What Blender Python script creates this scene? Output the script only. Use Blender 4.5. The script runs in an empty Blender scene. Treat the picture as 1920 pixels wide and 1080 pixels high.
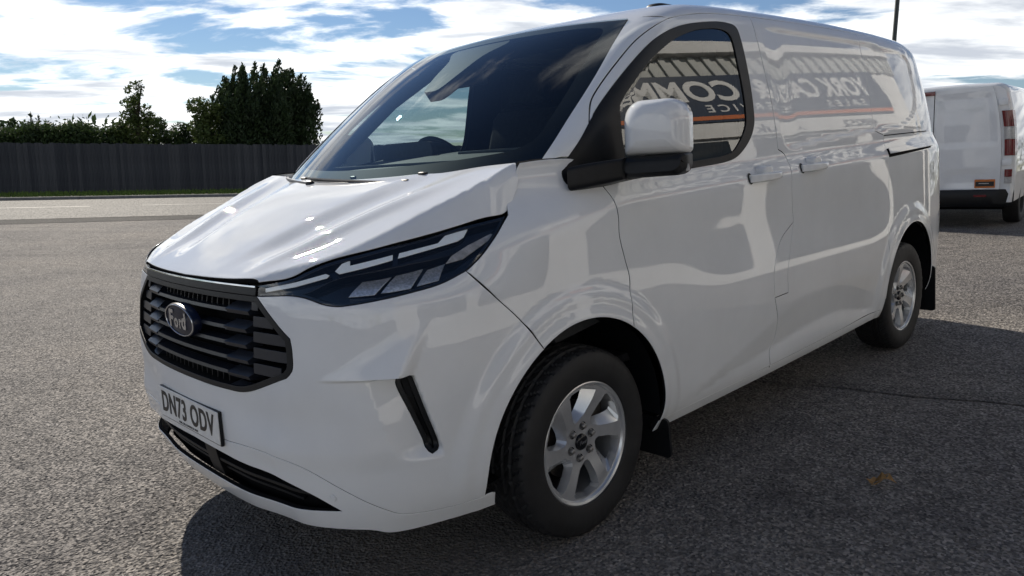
import bpy, bmesh, math, random
import numpy as np
from mathutils import Matrix, Vector
from mathutils.geometry import delaunay_2d_cdt
random.seed(7); RNG = np.random.default_rng(11)
scene = bpy.context.scene
COL = scene.collection
R_ = math.radians
# ------------------------------------------------------------------ camera
CAM_H, CAM_PITCH, CAM_F = 1.3462, 0.1717, 1413.06
cam_d = bpy.data.cameras.new('camera'); cam = bpy.data.objects.new('camera', cam_d); COL.objects.link(cam)
cam.location = (0, 0, CAM_H); cam.rotation_euler = (math.pi/2-CAM_PITCH, 0, 0)
cam_d.sensor_width = 36; cam_d.lens = 36*CAM_F/1920; cam_d.clip_start = .05; cam_d.clip_end = 3000
scene.camera = cam
# ------------------------------------------------------------------ sun and sky
SUN_DIR = Vector((-.4414, .7314, .5197)).normalized()
SUN_EL = math.asin(SUN_DIR.z); SUN_AZ = math.atan2(SUN_DIR.x, SUN_DIR.y)
sun_d = bpy.data.lights.new('sun', 'SUN'); sun = bpy.data.objects.new('sun', sun_d); COL.objects.link(sun)
sun_d.energy = 2.0; sun_d.angle = R_(.53); sun_d.color = (1, .92, .80)
sun.rotation_euler = SUN_DIR.to_track_quat('Z', 'Y').to_euler(); sun.location = (-20, 33, 25)
world = bpy.data.worlds.new('World'); scene.world = world; world.use_nodes = True
def build_world():
    nt = world.node_tree; N = nt.nodes; L = nt.links; N.clear()
    out = N.new('ShaderNodeOutputWorld'); bg = N.new('ShaderNodeBackground'); L.new(bg.outputs[0], out.inputs[0])
    bg.inputs['Strength'].default_value = .15
    sky = N.new('ShaderNodeTexSky'); sky.sky_type = 'NISHITA'; sky.sun_disc = False
    sky.sun_elevation = SUN_EL; sky.sun_rotation = SUN_AZ; sky.altitude = 20; sky.air_density = 1.0; sky.dust_density = 0.0; sky.ozone_density = 1.6
    tc = N.new('ShaderNodeTexCoord')
    def vm(op, a, b=None):
        n = N.new('ShaderNodeVectorMath'); n.operation = op
        for i, v in enumerate((a, b)):
            if v is None: continue
            if isinstance(v, (tuple, list)): n.inputs[i].default_value = v
            else: L.new(v, n.inputs[i])
        return n
    def mm(op, a, b=None, c=None, clamp=False):
        n = N.new('ShaderNodeMath'); n.operation = op; n.use_clamp = clamp
        for i, v in enumerate((a, b, c)):
            if v is None: continue
            if isinstance(v, (int, float)): n.inputs[i].default_value = v
            else: L.new(v, n.inputs[i])
        return n.outputs[0]
    d = vm('NORMALIZE', tc.outputs['Generated']).outputs[0]
    sp = N.new('ShaderNodeSeparateXYZ'); L.new(d, sp.inputs[0])
    z = mm('ADD', mm('MAXIMUM', sp.outputs[2], 0.0), .10)
    cb = N.new('ShaderNodeCombineXYZ')
    L.new(mm('DIVIDE', sp.outputs[0], z), cb.inputs[0]); L.new(mm('DIVIDE', sp.outputs[1], z), cb.inputs[1])
    def noise(vec, scale, det, rough, dist=0., off=(0, 0, 0), sc=(1, 1, 1)):
        mp = N.new('ShaderNodeMapping'); L.new(vec, mp.inputs[0]); mp.inputs['Location'].default_value = off; mp.inputs['Scale'].default_value = sc
        n = N.new('ShaderNodeTexNoise'); L.new(mp.outputs[0], n.inputs['Vector'])
        n.inputs['Scale'].default_value = scale; n.inputs['Detail'].default_value = det; n.inputs['Roughness'].default_value = rough; n.inputs['Distortion'].default_value = dist
        return n.outputs['Fac']
    def ramp(v, a, b):
        n = N.new('ShaderNodeMapRange'); n.interpolation_type = 'SMOOTHSTEP'; L.new(v, n.inputs[0])
        n.inputs[1].default_value = a; n.inputs[2].default_value = b
        return n.outputs[0]
    big = noise(cb.outputs[0], .30, 3, .5, .4, (3.1, 1.7, 0), (1, 1.3, 1))
    det = noise(cb.outputs[0], 1.0, 11, .58, .35, (7.3, 2.2, 4), (1, 1.35, 1))
    cov = mm('ADD', mm('MULTIPLY', big, .55), mm('MULTIPLY', det, .75))
    # broken cumulus: the gaps open towards the zenith and close up towards the horizon
    open_ = mm('MULTIPLY', ramp(sp.outputs[2], .16, .50), .125)
    mask = ramp(mm('SUBTRACT', cov, open_), .555, .645)
    core = noise(cb.outputs[0], 1.1, 8, .58, .3, (1.3, 8.2, 2), (1, 1.9, 1))
    thick = ramp(mm('ADD', mm('MULTIPLY', core, .8), mm('MULTIPLY', cov, .55)), .66, .92)
    sd = vm('DOT_PRODUCT', d, tuple(SUN_DIR)).outputs['Value']
    glow = mm('POWER', mm('MAXIMUM', sd, 0.0), 7.0)
    # thin cloud is white, thick bases are grey; cloud in front of the sun scatters its light forward
    mix1 = N.new('ShaderNodeMix'); mix1.data_type = 'RGBA'; L.new(thick, mix1.inputs[0])
    mix1.inputs[6].default_value = (3.95, 4.0, 3.98, 1); mix1.inputs[7].default_value = (1.75, 1.88, 2.1, 1)
    sc = vm('SCALE', mix1.outputs[2]); L.new(mm('ADD', .85, mm('MULTIPLY', glow, .10)), sc.inputs['Scale'])
    blue = vm('MULTIPLY', sky.outputs[0], (.145, .160, .188))
    mix2 = N.new('ShaderNodeMix'); mix2.data_type = 'RGBA'; L.new(mask, mix2.inputs[0])
    L.new(blue.outputs[0], mix2.inputs[6]); L.new(sc.outputs[0], mix2.inputs[7])
    L.new(mix2.outputs[2], bg.inputs['Color'])
build_world()
vs = scene.view_settings; vs.view_transform = 'Standard'; vs.look = 'None'; vs.exposure = 1.48; vs.gamma = 1.0; vs.use_curve_mapping = False
# the parked van stands on a forecourt that rises 6 % to the right; its own frame (x to its rear, y to its right side) in the world:
VAN_M = Matrix(((.71448, -.69713, -.05938, -1.0637), (.69835, .71575, -.00031, 2.5547), (.04271, -.04125, .99824, -.0649), (0, 0, 0, 1)))

# ------------------------------------------------------------------ helpers
def mat(name, build):
    m = bpy.data.materials.new(name); m.use_nodes = True
    nt = m.node_tree; nt.nodes.clear()
    out = nt.nodes.new('ShaderNodeOutputMaterial')
    build(nt, nt.nodes, nt.links, out)
    return m
def pbsdf(N, color, rough, metal=0., spec=.5, coat=0., coat_rough=.03):
    b = N.new('ShaderNodeBsdfPrincipled')
    b.inputs['Base Color'].default_value = (*color, 1); b.inputs['Roughness'].default_value = rough
    b.inputs['Metallic'].default_value = metal; b.inputs['Specular IOR Level'].default_value = spec
    b.inputs['Coat Weight'].default_value = coat; b.inputs['Coat Roughness'].default_value = coat_rough
    return b
def tex(N, L, scale, det=4, rough=.55, coord='Object', dist=0., kind='noise', sc=None):
    tc = N.new('ShaderNodeTexCoord')
    src = tc.outputs[coord]
    if sc:
        mp = N.new('ShaderNodeMapping'); L.new(src, mp.inputs[0]); mp.inputs['Scale'].default_value = sc; src = mp.outputs[0]
    if kind == 'noise':
        n = N.new('ShaderNodeTexNoise'); n.inputs['Detail'].default_value = det; n.inputs['Roughness'].default_value = rough; n.inputs['Distortion'].default_value = dist
    else:
        n = N.new('ShaderNodeTexVoronoi')
    n.inputs['Scale'].default_value = scale; L.new(src, n.inputs['Vector'])
    return n
def cramp(N, L, fac, stops):
    r = N.new('ShaderNodeValToRGB'); L.new(fac, r.inputs[0]); e = r.color_ramp.elements
    while len(e) < len(stops): e.new(.5)
    for el, (p, c) in zip(e, stops): el.position = p; el.color = (*c, 1)
    return r.outputs[0]
def mixc(N, L, fac, a, b, mode='MIX'):
    m = N.new('ShaderNodeMix'); m.data_type = 'RGBA'; m.blend_type = mode
    for i, v in ((0, fac), (6, a), (7, b)):
        if isinstance(v, (int, float)): m.inputs[i].default_value = v
        elif isinstance(v, tuple): m.inputs[i].default_value = (*v, 1)
        else: L.new(v, m.inputs[i])
    return m.outputs[2]
def bumpn(N, L, h, strength, dist):
    b = N.new('ShaderNodeBump'); b.inputs['Strength'].default_value = strength; b.inputs['Distance'].default_value = dist; L.new(h, b.inputs['Height'])
    return b.outputs[0]
def simple(name, color, rough, metal=0., spec=.5, var=.15, scale=20., bump=0., coat=0., bscale=None, bdist=.001):
    def bd(nt, N, L, out):
        b = pbsdf(N, color, rough, metal, spec, coat)
        n = tex(N, L, scale, 5)
        c = cramp(N, L, n.outputs[0], [(.3, tuple(v*(1-var) for v in color)), (.7, tuple(min(1, v*(1+var)) for v in color))])
        L.new(c, b.inputs['Base Color'])
        if bump:
            n2 = tex(N, L, bscale or scale*6, 3)
            L.new(bumpn(N, L, n2.outputs[0], bump, bdist), b.inputs['Normal'])
        L.new(b.outputs[0], out.inputs[0])
    return mat(name, bd)
M = {}
def m_paint(name, color, flake=0.):
    def bd(nt, N, L, out):
        b = pbsdf(N, color, .5, 0., .0, 1.0, .012)
        b.inputs['Coat IOR'].default_value = 1.55
        # road film: faint dust towards the sills and a slight orange peel in the lacquer
        n = tex(N, L, 3.5, 6, .6); c = cramp(N, L, n.outputs[0], [(.35, tuple(v*.94 for v in color)), (.65, color)])
        L.new(c, b.inputs['Base Color'])
        p = tex(N, L, 55, 2, .5); L.new(bumpn(N, L, p.outputs[0], .012, .0035), b.inputs['Coat Normal'])
        L.new(b.outputs[0], out.inputs[0])
    return mat(name, bd)
M['paint'] = m_paint('white_paint', (.775, .79, .80))
M['paint2'] = m_paint('white_paint_second_van', (.74, .76, .78))
def m_glass(name, tint, base, rough=.0, dust=.0, k=2.):
    def bd(nt, N, L, out):
        tr = N.new('ShaderNodeBsdfTransparent'); tr.inputs[0].default_value = (*tint, 1)
        gl = N.new('ShaderNodeBsdfGlossy'); gl.inputs['Roughness'].default_value = rough; gl.inputs[0].default_value = (1, 1, 1, 1)
        # Schlick reflectance, the same from both faces of the thin pane
        ge = N.new('ShaderNodeNewGeometry'); dt = N.new('ShaderNodeVectorMath'); dt.operation = 'DOT_PRODUCT'; L.new(ge.outputs['Incoming'], dt.inputs[0]); L.new(ge.outputs['Normal'], dt.inputs[1])
        def mm(op, a, b_=None):
            n_ = N.new('ShaderNodeMath'); n_.operation = op
            for i_, v_ in enumerate((a, b_)):
                if v_ is None: continue
                if isinstance(v_, (int, float)): n_.inputs[i_].default_value = v_
                else: L.new(v_, n_.inputs[i_])
            return n_.outputs[0]
        f0 = k*((base-1)/(base+1))**2
        fr = mm('ADD', f0, mm('MULTIPLY', 1-f0, mm('POWER', mm('SUBTRACT', 1.0, mm('ABSOLUTE', dt.outputs['Value'])), 5.0)))
        mx = N.new('ShaderNodeMixShader'); L.new(fr, mx.inputs[0]); L.new(tr.outputs[0], mx.inputs[1]); L.new(gl.outputs[0], mx.inputs[2])
        last = mx
        if dust:
            df = N.new('ShaderNodeBsdfDiffuse'); df.inputs[0].default_value = (.6, .62, .6, 1)
            n = tex(N, L, 6, 8, .7); mr = N.new('ShaderNodeMapRange'); L.new(n.outputs[0], mr.inputs[0])
            mr.inputs[1].default_value = .3; mr.inputs[2].default_value = .8; mr.inputs[3].default_value = dust*.3; mr.inputs[4].default_value = dust
            m2 = N.new('ShaderNodeMixShader'); L.new(mr.outputs[0], m2.inputs[0]); L.new(mx.outputs[0], m2.inputs[1]); L.new(df.outputs[0], m2.inputs[2]); last = m2
        L.new(last.outputs[0], out.inputs[0])
    return mat(name, bd)
M['screen'] = m_glass('windscreen_glass', (.64, .73, .74), 1.52, 0., .002, 1.)
M['sideglass'] = m_glass('side_window_glass', (.52, .58, .57), 1.75, 0., 0)
M['lens'] = m_glass('headlamp_lens', (.96, .97, .98), 1.38, 0., 0)
M['frit'] = simple('black_glass_border', (.005, .006, .008), .6, 0, .1, .1)
M['blackgloss'] = simple('gloss_black_plastic', (.008, .009, .011), .10, 0, .5, .1)
M['plastic'] = simple('black_moulded_plastic', (.008, .009, .011), .45, 0, .28, .2, 40, .15, bscale=900, bdist=.0004)
M['slat'] = simple('dark_grey_grille_plastic', (.016, .019, .027), .36, 0, .4, .15, 40, .08, bscale=900, bdist=.0003)
M['void'] = simple('dark_inner_shell', (.006, .006, .007), .9, 0, .1, .2)
M['rubber'] = simple('tyre_rubber', (.015, .015, .016), .58, 0, .38, .35, 9, .25, bscale=180, bdist=.0008)
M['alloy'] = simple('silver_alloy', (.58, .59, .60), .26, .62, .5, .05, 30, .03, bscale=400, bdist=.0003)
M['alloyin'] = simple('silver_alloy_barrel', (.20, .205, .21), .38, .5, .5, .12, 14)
M['chrome'] = simple('chrome', (.62, .64, .66), .08, 1., .5, .03)
M['steel'] = simple('steel', (.28, .27, .26), .4, .9, .5, .2, 40)
M['disc'] = simple('brake_iron', (.05, .045, .04), .5, .6, .5, .4, 30)
M['drl'] = simple('white_light_guide', (.93, .96, .94), .35, 0, .5, .03, 90, .2, bscale=700, bdist=.0006)
M['reflector'] = simple('lamp_reflector', (.72, .73, .74), .22, .6, .5, .35, 130, .7, bscale=160, bdist=.003)
M['amber'] = simple('clear_side_lamp', (.46, .43, .39), .2, .3, .5, .3, 60, .5, bscale=120, bdist=.002)
M['dash'] = simple('dashboard_plastic', (.035, .037, .04), .62, 0, .4, .2, 30, .3, bscale=500, bdist=.0006)
M['seat'] = simple('dark_seat_cloth', (.018, .018, .02), .9, 0, .2, .3, 50)
M['lining'] = simple('grey_headlining', (.03, .03, .032), .9, 0, .2, .15, 30)
M['plate'] = simple('number_plate_white', (.74, .74, .72), .30, 0, .5, .10, 25)
M['ink'] = simple('plate_black', (.012, .012, .012), .4, 0, .4, .1)
M['badge'] = simple('dark_blue_badge', (.006, .010, .028), .30, 0, .25, .1, 20)
M['silver'] = simple('badge_silver', (.60, .61, .63), .22, .9, .5, .05)
M['red'] = simple('red_lamp_glass', (.13, .006, .010), .12, 0, .5, .2, 30, coat=.5)
M['clearlamp'] = simple('clear_lamp_glass', (.42, .42, .42), .15, .2, .5, .15, 60)
M['orange'] = simple('orange_sticker', (.50, .15, .03), .45, 0, .4, .1)
M['grey'] = simple('grey_sensor', (.50, .51, .51), .35, 0, .5, .05)
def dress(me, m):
    """material of a panel; the deep part of its edge is coloured dark for the shade in the gap"""
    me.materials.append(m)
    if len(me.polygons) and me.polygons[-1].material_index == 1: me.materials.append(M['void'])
def obj(name, me, m=None, parent=None):
    o = bpy.data.objects.new(name, me); COL.objects.link(o)
    if m is not None and not me.materials: dress(me, m)
    if parent is not None: o.parent = parent
    return o
def empty(name, label=None, cat=None, group=None, matrix=None):
    o = bpy.data.objects.new(name, None); COL.objects.link(o); o.empty_display_size = .2
    if matrix is not None: o.matrix_world = matrix
    tag(o, label, cat, group); return o
def tag(o, label=None, cat=None, group=None, kind=None):
    for k, v in (('label', label), ('category', cat), ('group', group), ('kind', kind)):
        if v: o[k] = v
    return o
def mesh(name, V, F, smooth=True, normals=None):
    me = bpy.data.meshes.new(name); me.from_pydata([tuple(map(float, v)) for v in V], [], [tuple(map(int, f)) for f in F]); me.update()
    if smooth: me.polygons.foreach_set('use_smooth', np.ones(len(me.polygons), bool))
    if normals is not None: me.normals_split_custom_set_from_vertices([tuple(map(float, n)) for n in normals])
    return me
def mirror_me(me, name=None):
    """copy of a mesh mirrored across the van's centre plane"""
    V = np.array([v.co for v in me.vertices]); V[:, 1] *= -1
    F = [tuple(reversed(p.vertices)) for p in me.polygons]
    nm = None
    if me.has_custom_normals:
        nm = np.zeros((len(V), 3)); vi = np.array([l.vertex_index for l in me.loops]); cn = np.array([c.vector for c in me.corner_normals]); nm[vi] = cn; nm[:, 1] *= -1
    m2 = mesh(name or me.name, V, F, bool(len(me.polygons)) and me.polygons[0].use_smooth, nm)
    for mt in me.materials: m2.materials.append(mt)
    mi = np.zeros(len(me.polygons), np.int32); me.polygons.foreach_get('material_index', mi); m2.polygons.foreach_set('material_index', mi)
    return m2
def autosmooth(me, ang=35):
    bm = bmesh.new(); bm.from_mesh(me)
    for e in bm.edges:
        e.smooth = len(e.link_faces) == 2 and e.calc_face_angle(0) < R_(ang)
    for f in bm.faces: f.smooth = True
    bm.to_mesh(me); bm.free(); return me
def box_me(name, size, bevel=.0, seg=2, loc=(0, 0, 0), rot=None, taper=None):
    bm = bmesh.new(); bmesh.ops.create_cube(bm, size=1)
    for v in bm.verts:
        v.co = Vector((v.co.x*size[0], v.co.y*size[1], v.co.z*size[2]))
        if taper: taper(v)
    if bevel: bmesh.ops.bevel(bm, geom=bm.edges[:], offset=bevel, segments=seg, profile=.7, affect='EDGES')
    if rot is not None: bmesh.ops.rotate(bm, verts=bm.verts, cent=(0, 0, 0), matrix=rot)
    bmesh.ops.translate(bm, verts=bm.verts, vec=loc)
    me = bpy.data.meshes.new(name); bm.to_mesh(me); bm.free(); return autosmooth(me, 40)
def tube_me(name, pts, rad, n=10, cap=True):
    pts = [Vector(p) for p in pts]; rad = [rad]*len(pts) if isinstance(rad, (int, float)) else rad
    V, F = [], []
    up = Vector((.13, .27, .95)).normalized()
    for i, p in enumerate(pts):
        t = (pts[min(i+1, len(pts)-1)]-pts[max(i-1, 0)]).normalized()
        a = t.cross(up)
        if a.length < .1: a = t.cross(Vector((1, 0, 0)))
        a.normalize(); b = t.cross(a)
        for k in range(n):
            w = 2*math.pi*k/n; V.append(p+(a*math.cos(w)+b*math.sin(w))*rad[i])
    for i in range(len(pts)-1):
        for k in range(n): F.append((i*n+k, i*n+(k+1) % n, (i+1)*n+(k+1) % n, (i+1)*n+k))
    if cap: F.append(tuple(range(n-1, -1, -1))); F.append(tuple((len(pts)-1)*n+k for k in range(n)))
    return autosmooth(mesh(name, V, F), 50)
def lathe(name, prof, n=64, axis='y', close=False):
    """profile of (radius, offset along the axis); axis y"""
    V, F = [], []
    m = len(prof)
    for k in range(n):
        a = 2*math.pi*k/n
        for r, h in prof: V.append((r*math.cos(a), h, r*math.sin(a)))
    for k in range(n):
        for i in range(m-1):
            F.append((k*m+i, k*m+i+1, ((k+1) % n)*m+i+1, ((k+1) % n)*m+i))
    return autosmooth(mesh(name, V, F), 32)
def text_me(name, body, size, extrude=.001, offset=0., sx=1., align='CENTER', spacing=1., shear=0.):
    c = bpy.data.curves.new(name, 'FONT'); c.body = body; c.size = size; c.extrude = extrude; c.offset = offset
    c.align_x = align; c.align_y = 'CENTER'; c.space_character = spacing; c.shear = shear; c.resolution_u = 4
    o = bpy.data.objects.new(name, c); COL.objects.link(o)
    dg = bpy.context.evaluated_depsgraph_get(); dg.update()
    me = bpy.data.meshes.new_from_object(o.evaluated_get(dg)); me.name = name
    bpy.data.objects.remove(o); bpy.data.curves.remove(c)
    if sx != 1: me.transform(Matrix.Diagonal((sx, 1, 1, 1)))
    return me
# curves in a panel's own 2-D coordinates
def crv(P, step=.012):
    """open Catmull-Rom curve through the points, resampled"""
    P = np.asarray(P, float)
    if len(P) == 2:
        n = max(1, int(np.linalg.norm(P[1]-P[0])/step)); return P[0]+(P[1]-P[0])*np.linspace(0, 1, n+1)[:, None]
    Q = np.vstack([2*P[0]-P[1], P, 2*P[-1]-P[-2]]); out = [P[:1]]
    for i in range(1, len(Q)-2):
        p0, p1, p2, p3 = Q[i-1:i+3]
        n = max(1, int(round(np.linalg.norm(p2-p1)/step)))
        d = lambda a, b: max(np.linalg.norm(a-b)**.5, 1e-6)
        t0 = 0; t1 = t0+d(p0, p1); t2 = t1+d(p1, p2); t3 = t2+d(p2, p3)
        t = np.linspace(t1, t2, n+1)[1:, None]
        A1 = (t1-t)/(t1-t0)*p0+(t-t0)/(t1-t0)*p1; A2 = (t2-t)/(t2-t1)*p1+(t-t1)/(t2-t1)*p2; A3 = (t3-t)/(t3-t2)*p2+(t-t2)/(t3-t2)*p3
        B1 = (t2-t)/(t2-t0)*A1+(t-t0)/(t2-t0)*A2; B2 = (t3-t)/(t3-t1)*A2+(t-t1)/(t3-t1)*A3
        out.append((t2-t)/(t2-t1)*B1+(t-t1)/(t2-t1)*B2)
    return np.vstack(out)
def loop(*cs):
    """join open curves into one closed outline (duplicate joints dropped)"""
    pts = []
    for c in cs:
        for q in np.asarray(c, float):
            if not pts or np.hypot(*(q-pts[-1])) > .0012: pts.append(q)
    if np.hypot(*(pts[0]-pts[-1])) < .0012: pts.pop()
    P = np.array(pts)
    a = .5*np.sum(P[:, 0]*np.roll(P[:, 1], -1)-np.roll(P[:, 0], -1)*P[:, 1])
    return P if a > 0 else P[::-1]
def closed(P, step=.012):
    """closed smooth outline through the points"""
    P = np.asarray(P, float); n = len(P)
    Q = np.vstack([P[-2:], P, P[:3]]); c = crv(Q, step)
    # cut the middle lap
    i0 = int(np.argmin(np.hypot(*(c-P[0]).T)[:len(c)//2])); i1 = len(c)//2+int(np.argmin(np.hypot(*(c-P[0]).T)[len(c)//2:]))
    return loop(c[i0:i1])
def arc(cx, cy, r, a0, a1, step=.012):
    n = max(3, int(abs(a1-a0)*r/step)); a = np.linspace(a0, a1, n+1); return np.c_[cx+r*np.cos(a), cy+r*np.sin(a)]
def inset(P, d):
    if not d: return P
    e = np.roll(P, -1, 0)-P; e /= np.maximum(np.linalg.norm(e, axis=1, keepdims=True), 1e-9)
    n = np.c_[-e[:, 1], e[:, 0]]; m = n+np.roll(n, 1, 0); m /= np.maximum(np.linalg.norm(m, axis=1, keepdims=True), .3)
    return P+m*d
def inside(P, Q):
    x, y = Q[:, 0], Q[:, 1]; c = np.zeros(len(Q), bool)
    x0, y0 = P[:, 0], P[:, 1]; x1, y1 = np.roll(x0, -1), np.roll(y0, -1)
    for a, b, c1, d in zip(x0, y0, x1, y1):
        k = (b > y) != (d > y)
        if k.any():
            xi = (c1-a)*(y-b)/(d-b if d != b else 1e-12)+a; c ^= k & (x < xi)
    return c
def tri2d(outer, holes, sp):
    """triangulate an outline with holes, a regular lattice inside"""
    loops = [outer]+list(holes)
    B = np.vstack(loops); E = []; o = 0
    for l in loops:
        n = len(l); E += [(o+i, o+(i+1) % n) for i in range(n)]; o += n
    lo, hi = outer.min(0), outer.max(0)
    gx, gy = np.meshgrid(np.arange(lo[0]+sp*.5, hi[0], sp), np.arange(lo[1]+sp*.5, hi[1], sp))
    G = np.c_[gx.ravel(), gy.ravel()]; ok = inside(outer, G)
    for h in holes: ok &= ~inside(h, G)
    G = G[ok]
    if len(G):
        keep = np.ones(len(G), bool)
        for i in range(0, len(G), 2000):
            d = np.min(np.hypot(G[i:i+2000, None, 0]-B[None, :, 0], G[i:i+2000, None, 1]-B[None, :, 1]), 1); keep[i:i+2000] = d > sp*.45
        G = G[keep]
    A = np.vstack([B, G])
    r = delaunay_2d_cdt([Vector(v) for v in A.tolist()], E, [], 0, 1e-6)
    V = np.array([(v.x, v.y) for v in r[0]]); T = np.array([f for f in r[2] if len(f) == 3])
    c = V[T].mean(1); ok = inside(outer, c)
    for h in holes: ok &= ~inside(h, c)
    T = T[ok]
    a = V[T]; area = (a[:, 1, 0]-a[:, 0, 0])*(a[:, 2, 1]-a[:, 0, 1])-(a[:, 2, 0]-a[:, 0, 0])*(a[:, 1, 1]-a[:, 0, 1])
    T[area < 0] = T[area < 0][:, ::-1]
    return V, T

# ---------------------------------------------------------------- body shape
def interp_s(xs, ys):
    """smooth monotone-ish cubic (pchip) interpolation, linear outside"""
    xs=np.asarray(xs,float); ys=np.asarray(ys,float)
    h=np.diff(xs); d=np.diff(ys)/h
    m=np.zeros_like(ys)
    for i in range(1,len(xs)-1):
        if d[i-1]*d[i]>0:
            w1=2*h[i]+h[i-1]; w2=h[i]+2*h[i-1]
            m[i]=(w1+w2)/(w1/d[i-1]+w2/d[i])
    m[0]=d[0]; m[-1]=d[-1]
    def f(x):
        x=np.asarray(x,float)
        i=np.clip(np.searchsorted(xs,x)-1,0,len(xs)-2)
        t=(x-xs[i])/h[i]; tc=np.clip(t,0,1)
        v=((1+2*tc)*(1-tc)**2*ys[i]+tc*(1-tc)**2*h[i]*m[i]+tc**2*(3-2*tc)*ys[i+1]+tc**2*(tc-1)*h[i]*m[i+1])
        v=v+np.where(t<0,t*h[i]*m[i],0)+np.where(t>1,(t-1)*h[i]*m[i+1],0)
        return v
    return f
def interp_c(xs, ys):
    """natural cubic spline, linear outside"""
    xs=np.asarray(xs,float); ys=np.asarray(ys,float); n=len(xs)
    h=np.diff(xs); A=np.zeros((n,n)); b=np.zeros(n); A[0,0]=A[-1,-1]=1
    for i in range(1,n-1):
        A[i,i-1]=h[i-1]; A[i,i]=2*(h[i-1]+h[i]); A[i,i+1]=h[i]
        b[i]=6*((ys[i+1]-ys[i])/h[i]-(ys[i]-ys[i-1])/h[i-1])
    M=np.linalg.solve(A,b)
    def f(x):
        x=np.asarray(x,float); xc=np.clip(x,xs[0],xs[-1])
        i=np.clip(np.searchsorted(xs,xc)-1,0,n-2)
        a=xs[i+1]-xc; c=xc-xs[i]
        v=M[i]*a**3/(6*h[i])+M[i+1]*c**3/(6*h[i])+(ys[i]/h[i]-M[i]*h[i]/6)*a+(ys[i+1]/h[i]-M[i+1]*h[i]/6)*c
        s0=(ys[1]-ys[0])/h[0]-h[0]*M[1]/6-h[0]*M[0]/3
        s1=(ys[-1]-ys[-2])/h[-1]+h[-1]*M[-2]/6+h[-1]*M[-1]/3
        return v+np.where(x<xs[0],(x-xs[0])*s0,0)+np.where(x>xs[-1],(x-xs[-1])*s1,0)
    return f
def sstep(a,b,x):
    t=np.clip((x-a)/(b-a),0,1); return t*t*(3-2*t)
def bump(x,c,w):
    return np.exp(-((x-c)/w)**2)
def smax(a,b,k):
    h=np.clip(.5+.5*(a-b)/k,0,1); return b+(a-b)*h+k*h*(1-h)
def smin(a,b,k): return -smax(-a,-b,k)

ARCH=((.925,.345,.447),(4.05,.355,.452))
w_z=interp_c([.15,.26,.32,.45,.6,.8,1.0,1.10],[.90,.955,.982,1.0,1.007,1.008,1.0,.996])
w_u=interp_c([1.10,1.30,1.45,1.6,1.75,1.85,1.93,2.0],[.972,.955,.936,.908,.872,.843,.812,.78])
t_f=interp_s([-.2,0.05,.15,.27,.47,.75,1.1,1.6,1.7],[.60,.29,.185,.110,.047,.014,.003,0,0])
t_r=interp_s([3.8,3.9,4.3,4.6,4.8,4.95,5.05],[0,0,.006,.025,.06,.11,.18])
BELT=interp_s([.3,1.1,2.4,3.6,4.5],[1.17,1.225,1.262,1.29,1.31])   # shoulder crease height
CREST=interp_s([1.4,1.57,1.81,2.03,2.28,2.55,3.06,3.4,3.6],[.34,.36,.42,.475,.545,.600,.603,.575,.53])
STRIP=interp_s([1.37,1.6,1.89,2.2,2.66,2.9,3.37,3.6],[.325,.335,.375,.395,.435,.44,.376,.35])
def side(x,z):
    """half width of the van at length x, height z"""
    b=BELT(x)
    lo=w_z(z); up=w_u(z)
    # shoulder: upper band steps in above the crease
    k=sstep(-.09,.03,z-b)
    w=lo*(1-k)+np.minimum(up,lo)*k
    w=w-t_f(x)*(1+.15*sstep(.7,1.2,z))-t_r(x)*(1+.5*sstep(1.2,1.9,z))
    w=w-(.13*sstep(.93,1.17,z)*sstep(.8,.25,x)+.085*sstep(b-.13,b+.08,z)*sstep(1.25,.65,x))*(1-sstep(1.3,1.42,z))
    w=w+.010-.0095*np.clip(np.abs(x-2.6),0,1.75)**2*sstep(.5,1.2,x)-.010*sstep(1.2,.5,x)
    # wheel arch flares
    for cx,cz,r in ARCH:
        d=np.hypot(x-cx,z-cz)
        w=w+.014*sstep(r+.13,r+.07,d)*sstep(.2,.5,z)
        w=w+.005*sstep(r+.05,r+.01,d)
    # hollow of the doors
    dx=sstep(1.35,1.9,x)*sstep(3.75,3.3,x)
    w=w-.011*bump(z,.95,.15)*dx
    # ridge above the sill, pressed hollow beneath
    zc=CREST(x); zs=STRIP(x); dd=np.maximum(zc-zs,.02)
    a=(zc-z)/dd; c=(z-.30)/np.maximum(zs-.30,.03)
    w=w-.15*dd*smax(smin(a,c,.16),0*a,.10)*sstep(1.45,1.75,x)*sstep(3.62,3.35,x)
    # blind window pressing
    return w
fc_x=interp_c([.12,.2,.28,.4,.54,.7,.87,1.0,1.1],[.10,.045,.0,-.035,-.045,-.04,-.02,.005,.04])
def front(t,z):
    """front fascia x"""
    return fc_x(z)+(.09+.06*sstep(.45,.85,z))*t**2+.6*np.maximum(t-.6,0)**2
te=interp_s([-.1,.03,.1,.2,.35,.5,.69,.8,.95],[.30,.49,.615,.725,.815,.86,.89,.897,.90])
ze=lambda x:1.005+.232*x
hc=interp_c([-.06,.0,.06,.15,.3,.5,.7,.85,1.0],[.975,1.018,1.052,1.098,1.166,1.243,1.303,1.34,1.37])
def hood(x,t):
    t=np.abs(t)
    top=hc(x)-.02*t**2*(1-sstep(.35,.8,x))
    # raised centre plateau and outer ridge
    s=np.clip((x+.05)/.8,0,1.2)
    tc=.17+.26*s
    top=top-.020*sstep(tc-.02,tc+.07+.05*s,t)*sstep(-.02,.2,x)*sstep(.88,.50,x)*sstep(0.0,.25,x)
    to=.36+.34*s
    top=top+.016*bump(t,to,.035+.03*s)*sstep(.0,.25,x)*sstep(.82,.45,x)
    top=top+.004*sstep(.45,.78,x)*sstep(.55,.85,t)
    hs=ze(x)+(.70+.75*s+1.5*sstep(.45,.78,x))*(te(x)-t)
    return smin(top,hs,.018)
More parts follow.
